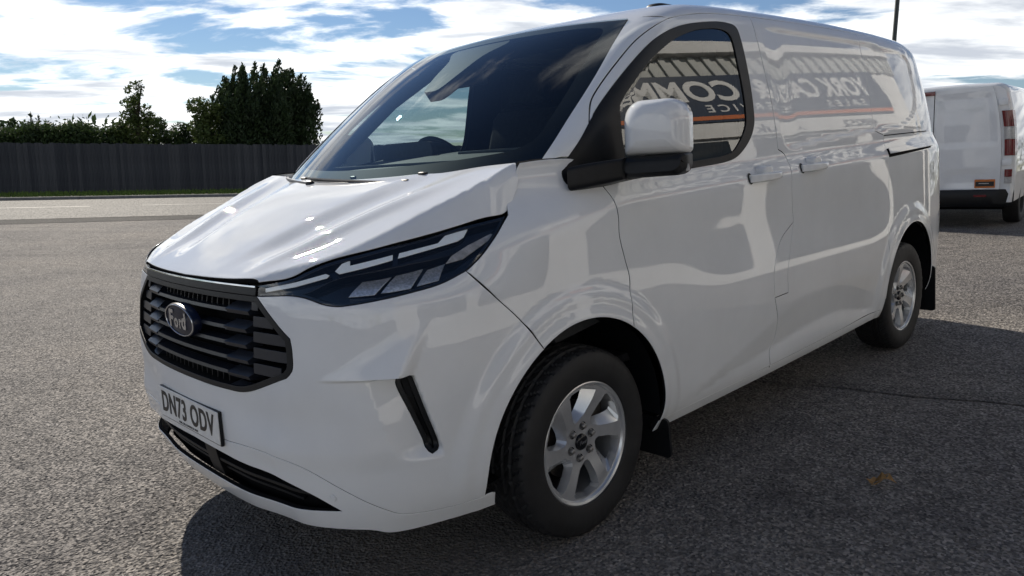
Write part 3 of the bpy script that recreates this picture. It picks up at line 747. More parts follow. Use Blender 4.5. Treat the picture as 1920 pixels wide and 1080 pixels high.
def f_flat(x, y, z):
    """bumper surface without its pressings: what the grille and the lamps follow"""
    t = np.abs(y); return smax(t-side(x, z), (front(t, z)-x)*.85, .10)
def lamps(root):
    out = loop(crv(HL_BOT), crv(HL_TAIL)[1:], crv(HL_TOP)[1:], crv([HL_TOP[-1], HL_BOT[0]]))
    flip = lambda P: mir(P)[::-1]
    REF = dict(a=[(.6858, .988), (.7148, 1.042), (.7896, 1.055), (.7491, .992)], b=[(.7662, .996), (.8012, 1.057), (.8718, 1.067), (.838, 1.003)], c=[(.855, 1.008), (.885, 1.062), (.935, 1.072), (.912, 1.018)])
    BAR1 = [(.4389, 1.003), (.5448, 1.026), (.6261, 1.049), (.6365, 1.045), (.6302, 1.039), (.546, 1.015), (.4399, .993)]
    BAR2 = [(.6506, 1.056), (.6647, 1.075), (.6831, 1.082), (.6850, 1.0685), (.7888, 1.088), (.7889, 1.076), (.6617, 1.049)]
    BAR3 = [(.8063, 1.091), (.9121, 1.109), (.9343, 1.128), (1.0031, 1.141), (.9867, 1.120), (.9679, 1.111), (.8034, 1.079)]
    TAILS = [(.9316, 1.055), (.98, 1.062), (1.0894, 1.122), (1.075, 1.128), (1.0, 1.100), (.95, 1.075)]
    poly = lambda P: loop(*[crv([P[i], P[(i+1) % len(P)]], .02) for i in range(len(P))])
    for s in (1, -1):
        g = (lambda P: loop(P)) if s == 1 else (lambda P: loop(flip(loop(P))))
        hl = empty('headlight'); hl.parent = root
        kw = dict(kind='rad', f=f_flat)
        obj('lens', panel_me('lens', g(out), sp=.02, off=-.001, gap=.003, flange=0, **kw), M['lens'], hl)
        obj('lens_rim', panel_me('lens_rim', g(out), [inset(g(out), .010)], sp=.02, off=-.004, gap=.002, flange=.06, **kw), M['blackgloss'], hl)
        obj('lamp_housing', panel_me('lamp_housing', inset(g(out), -.004), sp=.03, off=-.062, gap=0, flange=0, **kw), M['blackgloss'], hl)
        # dark bezel above the reflectors
        bz = loop(crv([(.43, .985), (.56, .997), (.66, 1.044), (.80, 1.066), (.95, 1.083), (1.06, 1.118)]), crv([(1.06, 1.118), (1.115, 1.160)]), crv([(1.115, 1.160), (.9618, 1.137), (.838, 1.114), (.7306, 1.093), (.6311, 1.071), (.5361, 1.030), (.43, 1.006)]), crv([(.43, 1.006), (.43, .985)]))
        obj('bezel', panel_me('bezel', g(bz), sp=.02, off=-.026, gap=0, flange=.03, **kw), M['blackgloss'], hl)
        for b in (BAR1, BAR2, BAR3): obj('light_bar', panel_me('light_bar', g(poly(b)), sp=.012, off=-.008, gap=0, flange=.014, **kw), M['drl'], hl)
        for k, r in REF.items():
            def dp(u, v, k=k): return .010*np.sin(np.abs(u)*150)*0-.035*sstep(.0, 1., np.clip((v-.985)/.08, 0, 1))
            q = poly(r); c = q.mean(0)
            obj('reflector', panel_me('reflector', g(q), sp=.014, off=-.024, gap=0, flange=.03, disp=dp, **kw), M['reflector'], hl)
        obj('side_lamp', panel_me('side_lamp', g(poly(TAILS)), sp=.014, off=-.020, gap=0, flange=.03, **kw), M['amber'], hl)
        for zz, u0, u1 in ((.976, .69, .92), (1.01, .93, .985)):
            obj('lower_bezel', panel_me('lower_bezel', g(prect(u0, u1, zz-.004, zz+.004)), sp=.03, off=-.02, gap=0, flange=.03, **kw), M['slat'], hl)
lamps(van)
def grille(root):
    kw = dict(kind='rad', f=f_flat)
    gr = empty('grille'); gr.parent = root
    half = np.vstack([crv([(0, .977), (.4129, .977)]), crv(GR_SIDE[:2])[1:], crv(GR_SIDE[1:5])[1:], crv(GR_SIDE[4:])[1:]])
    out = sym(half)
    obj('grille_frame', panel_me('grille_frame', out, [inset(out, .017)], sp=.03, off=.001, gap=.001, flange=.05, **kw), M['plastic'], gr)
    obj('grille_back', panel_me('grille_back', inset(out, -.01), sp=.06, off=-.075, gap=0, flange=0, **kw), M['void'], gr)
    zs = [.927, .872, .825, .778, .731]
    def uw(z): return float(np.interp(z, [.67, .681, .748, .771, .83, .864, .977], [.25, .36, .52, .535, .537, .533, .41]))
    for i, z in enumerate(zs):
        a = uw(z)-.014
        # bar: nose with a bevelled upper face
        for s0, s1, nm in ((-.27, .27, 'slat'),):
            n = 28; V = []
            for u in np.linspace(s0, s1, n):
                for dz, o in ((.011, -.045), (.004, -.006), (-.007, -.004), (-.010, -.045)): V.append((u, z+dz, o))
            V = rp3s(V)
            F = [(4*k+j, 4*k+j+1, 4*k+5+j, 4*k+4+j) for k in range(n-1) for j in range(3)]
            obj(nm, autosmooth(mesh(nm, V, F), 30), M['slat'], gr)
    # facetted blocks between the bars, and the plain wings outside them
    rows = [(.964, .929, .285, .400, .262, .374), (.897, .873, .276, .381, .254, .362), (.848, .825, .279, .379, .257, .362), (.801, .778, .285, .386, .266, .370), (.752, .730, .290, .391, .270, .375), (.704, .686, .292, .362, .273, .322)]
    for zt, zb, tl, tr, bl, br in rows:
        for s in (1, -1):
            C = [(tl, zt, -.034), (tr, zt, -.030), (br, zb, -.001), (bl, zb, -.001)]
            P = rp3s([(s*u, v, o) for u, v, o in C+[(bl, zb-.012, -.008), (br, zb-.012, -.008), (bl, zb-.012, -.06), (br, zb-.012, -.06), (tl, zt, -.06), (tr, zt, -.06)]])
            F = [(0, 3, 2, 1), (3, 4, 5, 2), (4, 6, 7, 5), (0, 8, 6, 4, 3), (1, 2, 5, 7, 9)]
            if s < 0: F = [f[::-1] for f in F]
            obj('grille_block', mesh('grille_block', P, F, False), M['slat'], gr)
    for i, (zt, zb) in enumerate(((.965, .935), (.915, .885), (.868, .838), (.820, .790), (.772, .742), (.728, .704))):
        for s in (1, -1):
            u0 = .385; u1 = min(uw(zt), uw(zb))-.012
            if u1-u0 < .02: continue
            P = prect(u0, u1, zb, zt)
            if s < 0: P = loop(mir(P)[::-1])
            obj('wing_slat', panel_me('wing_slat', P, sp=.04, off=-.012 if i else -.006, gap=0, flange=.05, **kw), M['slat'], gr)
    for z0, z1, us in ((.934, .972, np.linspace(-.24, .24, 15)), (.690, .722, np.linspace(-.24, .24, 15))):
        for u in us:
            P = rp3s([(u+d, z, o) for d in (-.0025, .0025) for z in (z0, z1) for o in (-.028, -.07)])
            obj('fin', mesh('fin', P, [(0, 2, 6, 4), (0, 1, 3, 2), (4, 6, 7, 5)], False), M['plastic'], gr)
    # trim strip under the hood edge
    st = prect(-.411, .411, .980, 1.006, .015); obj('trim_strip', panel_me('trim_strip', st, sp=.02, off=.004, gap=0, flange=.03, **kw), M['plastic'], gr)
    st = prect(-.411, .411, 1.0025, 1.0065, .015); obj('chrome_line', panel_me('chrome_line', st, sp=.02, off=.0075, gap=0, flange=.006, **kw), M['chrome'], gr)
    # badge
    bz = empty('badge'); bz.parent = root
    c = rp3f(0, .863, .010); bz.matrix_local = Matrix.Translation(c) @ Matrix(((0, 0, -1, 0), (-1, 0, 0, 0), (0, 1, 0, 0), (0, 0, 0, 1))) @ Matrix.Rotation(R_(4), 4, 'X')
    n = 48; V, F = [], []
    prof = [(1.05, -.020), (1.06, .000), (1.03, .007), (.985, .0075), (.955, .0055), (.90, .0055), (.6, .0085), (.3, .0105), (0, .011)]
    for k in range(n):
        a = 2*math.pi*k/n
        for r, h in prof: V.append((.122*r*math.cos(a), .0555*r*math.sin(a), h))
    m = len(prof)
    base = [(k*m+i, ((k+1) % n)*m+i, ((k+1) % n)*m+i+1, k*m+i+1) for k in range(n) for i in range(m-1)]
    obj('badge_oval', autosmooth(mesh('badge_oval', V, base), 40), M['badge'], bz)
    R0 = [(.122*r*math.cos(2*math.pi*k/n), .0555*r*math.sin(2*math.pi*k/n), h) for k in range(n) for r, h in ((1.0, .0078), (.985, .0095), (.955, .0095), (.94, .0078))]
    obj('badge_ring', autosmooth(mesh('badge_ring', R0, [(k*4+i, ((k+1) % n)*4+i, ((k+1) % n)*4+i+1, k*4+i+1) for k in range(n) for i in range(3)]), 40), M['silver'], bz)
    # slanted lettering, first letter tall
    for nm, ch, x0, x1, h, zc in (('letter_f', 'F', -.082, -.030, .066, .004), ('letter_o', 'o', -.036, -.002, .036, -.010), ('letter_r', 'r', .004, .030, .036, -.010), ('letter_d', 'd', .028, .076, .060, .002)):
        tm = text_me(nm, ch, .1, .0012, .0035, 1., 'LEFT', shear=.30); q = np.array([v.co for v in tm.vertices]); lo, hi = q.min(0), q.max(0)
        tm.transform(Matrix.Translation((x0, zc, .0105)) @ Matrix.Diagonal(((x1-x0)/(hi[0]-lo[0]), h/(hi[1]-lo[1]), 1, 1)) @ Matrix.Translation((-lo[0], -(lo[1]+hi[1])/2, 0)))
        obj(nm, tm, M['silver'], bz)
    # number plate
    npl = empty('number_plate'); npl.parent = root
    npl.matrix_local = Matrix.Translation((-.052, 0, .534)) @ Matrix(((0, 0, -1, 0), (-1, 0, 0, 0), (0, 1, 0, 0), (0, 0, 0, 1))) @ Matrix.Rotation(R_(-1.5), 4, 'X')
    obj('plate_base', box_me('plate_base', (.520, .111, .004), .0012, 1), M['plate'], npl)
    obj('plate_frame', box_me('plate_frame', (.524, .118, .010), .003, 2, (0, -.0025, -.0075)), M['plastic'], npl)
    tm = text_me('plate_characters', 'DN73 ODV', .098, .0006, .0022, .80, spacing=1.08); bb = np.array([v.co for v in tm.vertices]); w = bb[:, 0].max()-bb[:, 0].min(); h = bb[:, 1].max()-bb[:, 1].min()
    tm.transform(Matrix.Diagonal((.462/w, .079/h, 1, 1))); bb = np.array([v.co for v in tm.vertices])
    tm.transform(Matrix.Translation((-(bb[:, 0].max()+bb[:, 0].min())/2, -(bb[:, 1].max()+bb[:, 1].min())/2+.004, .0028)))
    obj('plate_characters', tm, M['ink'], npl)
    t2 = text_me('plate_small_print', 'YORK CAR & COMMERCIAL SALES', .011, .0003, 0., 1.); t2.transform(Matrix.Translation((0, -.047, .0026))); obj('plate_small_print', t2, M['ink'], npl)
def rp3s(Q):
    """many (angle, height, offset) triples at once"""
    Q = np.asarray(Q, float); P = to3d('rad', Q[:, :2], f_flat); return P+grad(f_flat, P)*Q[:, 2:3]
def rp3f(u, v, off=0.): return rp3s([(u, v, off)])[0]
grille(van)
def shells(root):
    """dark structure behind the panel gaps"""
    kw = dict(gap=0, flange=0)
    arch_hole = lambda c: loop(arc(c[0], c[1], c[2]+.02, 0, 2*math.pi-.02, .03))
    o = loop(crv([(.80, .85), (.80, 1.30)], .04), crv([(.80, 1.30), (1.09, 1.34), (1.3, 1.60), (1.6, 1.79), (2.0, 1.87), (3.6, 1.89), (4.6, 1.85)], .04), crv([(4.6, 1.85), (4.8, 1.7)], .04), crv([(4.8, 1.7), (4.8, .35)], .04), crv([(4.8, .35), (4.55, .35)], .04), arc(ar[0], ar[1], ar[2]+.02, 0, math.pi, .03), crv([(3.57, .35), (1.41, .32)], .04), arc(af[0], af[1], af[2]+.02, 0, 1.8, .03))
    wh = inset(closed(GLASS_IN, .03), -.012)
    me = panel_me('inner_shell', o, [wh], sp=.05, off=-.026, **kw); both('inner_shell', me, M['void'], root)
    me = panel_me('front_structure', prect(-.98, .98, .30, 1.0, .05), kind='rad', f=f_flat, sp=.05, off=-.10, **kw); obj('front_structure', me, M['void'], root)
    half = np.vstack([crv([(.70, 0), (.70, -.5), (.78, -.83)], .05), crv([(.78, -.83), (.70, -.86), (.5, -.83), (.25, -.70), (.08, -.55), (.04, -.46)], .05)[1:], crv([(.04, -.46), (.02, 0)], .05)[1:]])
    me = panel_me('hood_liner', loop(half, half[::-1]*np.array([1, -1])), kind='hood', f=f_hood, sp=.06, off=-.03, **kw); obj('hood_liner', me, M['void'], root)
    me = panel_me('scuttle', loop(crv([(.68, -.80), (.80, -.84), (.86, -.80)], .05), crv([(.86, -.80), (.80, -.4), (.79, 0), (.80, .4), (.86, .80)], .05), crv([(.86, .80), (.80, .84), (.68, .80)], .05), crv([(.68, .80), (.64, 0), (.68, -.80)], .05)), kind='hood', f=f_hood, sp=.05, off=-.040, **kw); obj('scuttle', me, M['plastic'], root)
    obj('underbody', box_me('underbody', (4.3, 1.30, .12), .03, 2, (2.55, 0, .30)), M['void'], root)
    for x0, x1 in ((1.42, 3.56), (4.53, 4.78)): obj('floor_pan', box_me('floor_pan', (x1-x0, 1.84, .05), .01, 1, ((x0+x1)/2, 0, .31)), M['void'], root)
    c = crv([(q[0], .25) for q in LIPBOT[:-1]], .03); P = to3d('rad', c, f_lo)*np.array([1, 1, 0])+np.array([.020, 0, .283])
    P[:, 1] *= .985; L_ = list(map(tuple, P)); R2 = [(x, -y, z) for x, y, z in L_]
    ring = R2[::-1][:-1]+L_; b0 = len(ring); V = ring+[(.72, y, z+.03) for x, y, z in ring]
    obj('undertray', mesh('undertray', V, [(i, i+1, b0+i+1, b0+i) for i in range(b0-1)], False), M['void'], root)
    # wheel arch liners
    for cx, cz, r in ARCH:
        V, F = [], []; n = 40
        for k in range(n+1):
            a = R_(-3)+R_(184)*k/n
            y0 = -.975+.075*float(sstep(R_(110), R_(150), a))*(cx < 2)
            for rr, y in ((r+.004, y0), (r+.012, y0+.05), (r+.02, -.62), (.05, -.60)): V.append((cx+rr*math.cos(a), y, cz+rr*math.sin(a)))
        F = [(4*k+i, 4*k+4+i, 4*k+5+i, 4*k+1+i) for k in range(n) for i in range(3)]
        me = autosmooth(mesh('arch_liner', V, F), 40); both('arch_liner', me, M['plastic'], root)
shells(van)

# ------------------------------------------------------------------ wheels
def tyre_me():
    n = 288; prof = []
    # (radius, outward offset)
    side_in = [(.2215, -.095), (.226, -.101), (.245, -.107), (.285, -.1105), (.312, -.106), (.326, -.098)]
    side_out = [(r, -h) for r, h in side_in][::-1]
    tread_h = np.linspace(-.090, .090, 37)
    V, F = [], []
    for k in range(n):
        a = 2*math.pi*k/n; row = []
        for r, h in side_in: row.append((r, h))
        for h in tread_h:
            r = .343-.010*(abs(h)/.09)**3.2
            g = min(abs(abs(h)-.022), abs(abs(h)-.058))
            if g < .0042: r -= .0085
            else:
                ph = (k+int(abs(h)*220)) % 8 if abs(h) < .056 else (k+int(abs(h)*90)) % 6
                if ph == 0: r -= .0065
            row.append((r, h))
        for r, h in side_out:
            row.append((r, h))
        for i, (r, h) in enumerate(row):
            # raised shoulder blocks and a ribbed ring on the wall
            if h > .1 and r > .30 and (k//3) % 3 == 0: h += .0014
            z = r*math.sin(a)
            V.append((r*math.cos(a), -h, max(z, -.3345)))
    m = len(row)
    for k in range(n):
        for i in range(m-1): F.append((k*m+i, ((k+1) % n)*m+i, ((k+1) % n)*m+i+1, k*m+i+1))
    return autosmooth(mesh('tyre', V, F), 28)
def rim_face_me():
    """dished face with six twisted openings"""
    N6 = 6; R1 = .2085
    out = arc(0, 0, R1, 0, 2*math.pi, .010)[:-1]
    def hh(r): return .066+.020*sstep(.05, .19, r)
    holes, inner = [], []
    P = lambda r, d: (r*math.cos(R_(d)), r*math.sin(R_(d)))
    base = [P(.078, 32), (P(.100, 10)), P(.150, 1), P(.192, -2.0), P(.1995, 3), P(.2010, 20), P(.1995, 37), P(.191, 41.0), P(.140, 44.0), P(.094, 45), P(.081, 41)]
    basein = [P(.098, 33), (P(.116, 22)), P(.155, 14.5), P(.189, 12), P(.195, 14), P(.196, 24), P(.195, 35), P(.188, 39.5), P(.142, 41.5), P(.106, 41.5), P(.100, 38)]
    H0 = loop(*[crv([base[i], base[(i+1) % len(base)]], .008) for i in range(len(base))]); H1 = None
    def resamp(Q, n):
        Q = np.vstack([Q, Q[:1]]); s = np.r_[0, np.cumsum(np.hypot(*np.diff(Q, axis=0).T))]; t = np.linspace(0, s[-1], n, endpoint=False); return np.c_[np.interp(t, s, Q[:, 0]), np.interp(t, s, Q[:, 1])]
    A = np.array(base); B = np.array(basein)
    # matched loops: same parameter along each edge
    HA, HB = [], []
    for i in range(len(A)):
        k = max(2, int(np.hypot(*(A[(i+1) % len(A)]-A[i]))/.006))
        for t in np.linspace(0, 1, k, endpoint=False): HA.append(A[i]*(1-t)+A[(i+1) % len(A)]*t); HB.append(B[i]*(1-t)+B[(i+1) % len(B)]*t)
    HA, HB = np.array(HA), np.array(HB)
    sgn = .5*np.sum(HA[:, 0]*np.roll(HA[:, 1], -1)-np.roll(HA[:, 0], -1)*HA[:, 1])
    rots = [np.array([[math.cos(a), -math.sin(a)], [math.sin(a), math.cos(a)]]) for a in [2*math.pi*k/N6 for k in range(N6)]]
    hs = [loop(HA @ r.T) for r in rots]
    Q, T = tri2d(out, hs, .012)
    r = np.hypot(*Q.T); V = [(q[0], -hh(rr), q[1]) for q, rr in zip(Q, r)]; F = [tuple(t) for t in T.tolist()]
    for R in rots:
        a2, b2 = HA @ R.T, HB @ R.T; n0 = len(V); n = len(a2)
        for p in a2: V.append((p[0], -hh(np.hypot(*p))+.0001, p[1]))
        for p in b2: V.append((p[0], -hh(np.hypot(*p))+.034, p[1]))
        for i in range(n):
            j = (i+1) % n; f = (n0+i, n0+j, n0+n+j, n0+n+i); F.append(f if sgn > 0 else f[::-1])
    return autosmooth(mesh('rim_face', V, F), 25)
def wheels(root):
    ty = tyre_me(); ty.materials.append(M['rubber'])
    rf = rim_face_me(); rf.materials.append(M['alloy'])
    lip = lathe('rim_lip', [(.2045, -.084), (.2105, -.094), (.2185, -.0975), (.2225, -.0955), (.2225, -.088)], 96); lip.materials.append(M['alloy'])
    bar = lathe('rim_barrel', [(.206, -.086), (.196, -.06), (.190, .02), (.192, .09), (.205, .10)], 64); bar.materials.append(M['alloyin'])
    dk = lathe('brake_disc', [(.0, -.030), (.06, -.030), (.065, -.012), (.142, -.012), (.142, .012), (.0, .012)], 48); dk.materials.append(M['disc'])
    bk = lathe('wheel_back', [(.0, .075), (.192, .075)], 32); bk.materials.append(M['void'])
    hc_ = lathe('hub_cap', [(0, -.0785), (.022, -.078), (.0275, -.0755), (.030, -.071), (.030, -.05)], 32); hc_.materials.append(M['blackgloss'])
    nut = lathe('wheel_nut', [(0, -.083), (.006, -.0825), (.0088, -.080), (.0100, -.074), (.0100, -.05)], 6*3); nut.materials.append(M['steel'])
    pk = lathe('nut_pocket', [(.0155, -.0700), (.0135, -.0685), (.0128, -.060), (.0, -.060)], 20); pk.materials.append(M['void'])
    cal = box_me('brake_caliper', (.09, .07, .15), .02, 2, (.12, .0, .05)); cal.materials.append(M['disc'])
    tx = text_me('cap_lettering', 'Ford', .016, .0006, .0003, 1.15, shear=.3); tx.materials.append(M['silver'])
    for x in (.95, 4.05):
        for s in (1, -1):
            w = empty('wheel'); w.parent = root
            w.matrix_local = Matrix.Translation((x, -.865*s, .335)) @ (Matrix.Identity(4) if s == 1 else Matrix.Rotation(math.pi, 4, 'Z'))
            spin = Matrix.Rotation(R_(-10 if x < 2 else 14), 4, 'Y')
            obj('tyre', ty, None, w); 
            rm = obj('rim', rf, None, w); rm.matrix_local = spin
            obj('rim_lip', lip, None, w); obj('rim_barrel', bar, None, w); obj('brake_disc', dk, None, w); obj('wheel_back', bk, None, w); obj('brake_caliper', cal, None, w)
            cp = obj('hub_cap', hc_, None, w); l = obj('cap_lettering', tx, None, w); l.matrix_local = Matrix.Translation((0, -.0782, 0)) @ Matrix.Rotation(math.pi/2, 4, 'X')
            for k in range(6):
                a = R_(60*k+8)+(R_(10) if x < 2 else R_(-14)); p = (.058*math.cos(a), 0, .058*math.sin(a))
                o = obj('wheel_nut', nut, None, w); o.location = p
                o = obj('nut_pocket', pk, None, w); o.location = p
wheels(van)

# ------------------------------------------------------------------ mirrors, handles, interior, small parts of the van
def loft(name, rings, cap=True, ang=40):
    n = len(rings[0]); V = [q for r in rings for q in r]
    F = [(i*n+k, i*n+(k+1) % n, (i+1)*n+(k+1) % n, (i+1)*n+k) for i in range(len(rings)-1) for k in range(n)]
    if cap: F.append(tuple(range(n-1, -1, -1))); F.append(tuple((len(rings)-1)*n+k for k in range(n)))
    me = autosmooth(mesh(name, V, F), ang)
    bm = bmesh.new(); bm.from_mesh(me); bmesh.ops.recalc_face_normals(bm, faces=bm.faces); bm.to_mesh(me); bm.free(); return me
def rrect(cx, cy, hx, hy, r, n=6):
    """rounded rectangle, r may be four radii (++ -+ -- +-)"""
    r = [r]*4 if isinstance(r, (int, float)) else r; P = []
    for k, (sx, sy) in enumerate(((1, 1), (-1, 1), (-1, -1), (1, -1))):
        a0 = k*math.pi/2
        for i in range(n+1):
            a = a0+math.pi/2*i/n; P.append((cx+sx*(hx-r[k])+r[k]*math.cos(a), cy+sy*(hy-r[k])+r[k]*math.sin(a)))
    return P
def mirrors(root):
    for s in (1, -1):
        w = empty('wing_mirror'); w.parent = root
        if s == -1:   # folded in on the far side
            w.matrix_local = Matrix.Translation((1.06, .95, 0)) @ Matrix.Rotation(R_(-62), 4, 'Z') @ Matrix.Translation((-1.06, -.95, 0)) @ Matrix.Diagonal((1, -1, 1, 1))
        rz = R_(-22)   # the head is swept back a little
        c, sn = math.cos(rz), math.sin(rz)
        def tp(d, u, z):  # d depth (towards the rear), u outward, z up
            x = 1.155+d*c-u*sn*1.0; y = -(1.005+u*c+d*sn); return (x, y, z)
        # white cap: rings from the front shell to the glass
        rings = []
        for d, g, rr in ((-.060, .050, .055), (-.052, .028, .065), (-.036, .012, .07), (-.008, .002, .07), (.045, .0, .065), (.052, .004, .06)):
            rings.append([tp(d+.030*((u-.11)/.11)**2, u, z) for u, z in rrect(.113, 1.417, .113-g, .093-g, [rr, rr, .012, .02], 7)])
        obj('mirror_cap', loft('mirror_cap', rings), M['paint'], w)
        rings = []
        for d, g, rr in ((-.058, .018, .02), (-.05, .004, .02), (-.02, .0, .02), (.045, .0, .02), (.056, .006, .02)):
            rings.append([tp(d+.030*((u-.11)/.11)**2, u, z+.10*(u-.11)*.25) for u, z in rrect(.108, 1.288, .115-g, .037-g, [.01, .01, .02, .034], 5)])
        obj('mirror_base', loft('mirror_base', rings), M['plastic'], w)
        rings = []
        for t, (x, y, z, hx, hz) in enumerate(((1.03, -.93, 1.262, .085, .040), (1.07, -.965, 1.270, .082, .040), (1.13, -1.00, 1.279, .058, .038), (1.16, -1.03, 1.284, .050, .036))):
            rings.append([(x+u, y, z+v) for u, v in rrect(0, 0, hx, hz, .02, 4)])
        obj('mirror_arm', loft('mirror_arm', rings), M['plastic'], w)
        rings = [[tp(.056+.030*((u-.11)/.11)**2, u, z) for u, z in rrect(.113, 1.405, .100, .085, .05, 6)], [tp(.058+.030*((u-.11)/.11)**2, u, z) for u, z in rrect(.113, 1.405, .098, .083, .05, 6)]]
        obj('mirror_glass', loft('mirror_glass', rings), M['chrome'], w)
        rings = [[tp(.035, u, z) for u, z in rrect(.215, 1.278, .006, .012, .004, 3)], [tp(-.005, u, z) for u, z in rrect(.2195, 1.278, .006, .012, .004, 3)]]
        obj('indicator', loft('indicator', rings), M['clearlamp'], w)
mirrors(van)
def handles(root):
    for x0, x1, z in ((2.045, 2.315, 1.193), (2.535, 2.800, 1.212)):
        for s in (1, -1):
            if s == -1 and x0 > 2.4: continue
            h = empty('door_handle'); h.parent = root
            if s == -1: h.scale = (1, -1, 1)
            def sy(x, zz): return -float(side(np.array([x]), np.array([zz]))[0])
            rings = []
            L = x1-x0
            for t in np.linspace(0, 1, 13):
                x = x0+L*t; k = math.sin(math.pi*min(1, max(0, (t*1.06-.03))))**.35 if 0 < t < 1 else .35
                lift = .030*math.sin(math.pi*t)**.5+.004; hz = .021*(.72+.28*k)*(1-.25*t); th = .012*k
                rings.append([(x, sy(x, z)-lift-.0+v, z+u+.006*t) for u, v in rrect(0, 0, hz, th, min(hz, th)*.9, 4)])
            obj('grip', loft('grip', rings), M['paint'], h)
            me = loft('handle_boss', [[(x0+.115+u*k, sy(x0+.1, z)-o, z+.028+v*k) for u, v in rrect(0, 0, .040, .022, .016, 5)] for o, k in ((-.01, 1.1), (.022, 1.0), (.030, .86), (.033, .6))])
            obj('handle_boss', me, M['paint'], h)
            cup = loop(arc(0, 0, 1, 0, 2*math.pi, .2)[:-1]*np.array([L*.53, .030])+np.array([(x0+x1)/2, z]))
            me = panel_me('grip_recess', cup, sp=.02, off=.0012, gap=0, flange=0); obj('grip_recess', me, M['paint'], h)
            me = panel_me('recess_gap', loop(arc(0, 0, 1, 0, 2*math.pi, .2)[:-1]*np.array([.02, .024])+np.array([x0+.006, z])), sp=.01, off=.0025, gap=0, flange=0); obj('recess_gap', me, M['plastic'], h)
    # rail of the sliding door
    o = loop(crv([(3.668, 1.245), (4.50, 1.262)], .03), crv([(4.50, 1.262), (4.50, 1.246)], .03), crv([(4.50, 1.246), (3.668, 1.216)], .03), crv([(3.668, 1.216), (3.668, 1.245)], .03))
    r = obj('door_rail', panel_me('door_rail', o, sp=.03, off=.0015, gap=0, flange=.002), M['void'], root)
    o = loop(crv([(3.668, 1.262), (4.50, 1.278)], .03), crv([(4.50, 1.278), (4.515, 1.262)], .03), crv([(4.515, 1.262), (4.515, 1.256)], .03), crv([(4.515, 1.256), (3.668, 1.234)], .03), crv([(3.668, 1.234), (3.668, 1.262)], .03))
    obj('rail_cover', panel_me('rail_cover', o, sp=.02, off=.014, gap=0, flange=.014), M['paint'], r)
    o = loop(crv([(3.684, 1.344), (4.2, 1.352), (4.53, 1.356)], .03), crv([(4.53, 1.356), (4.53, 1.350)], .03), crv([(4.53, 1.350), (4.2, 1.346), (3.684, 1.338)], .03), crv([(3.684, 1.338), (3.684, 1.344)], .03))
    obj('rail_joint', panel_me('rail_joint', o, sp=.03, off=.0012, gap=0, flange=0), M['void'], r)
    # mud flaps
    for x, s in ((1.395, 1), (1.395, -1), (4.515, 1), (4.515, -1)):
        z1 = .30 if x < 2 else .46; z0 = .135 if x < 2 else .15
        rings = []
        for d in (-.006, .006): rings.append([(x+d+.02*(z1-q)/.2, -s*(.885+p), q) for p, q in rrect(0, (z0+z1)/2, .115, (z1-z0)/2, .018, 4)])
        obj('mud_flap', loft('mud_flap', rings), M['plastic'], root)
handles(van)
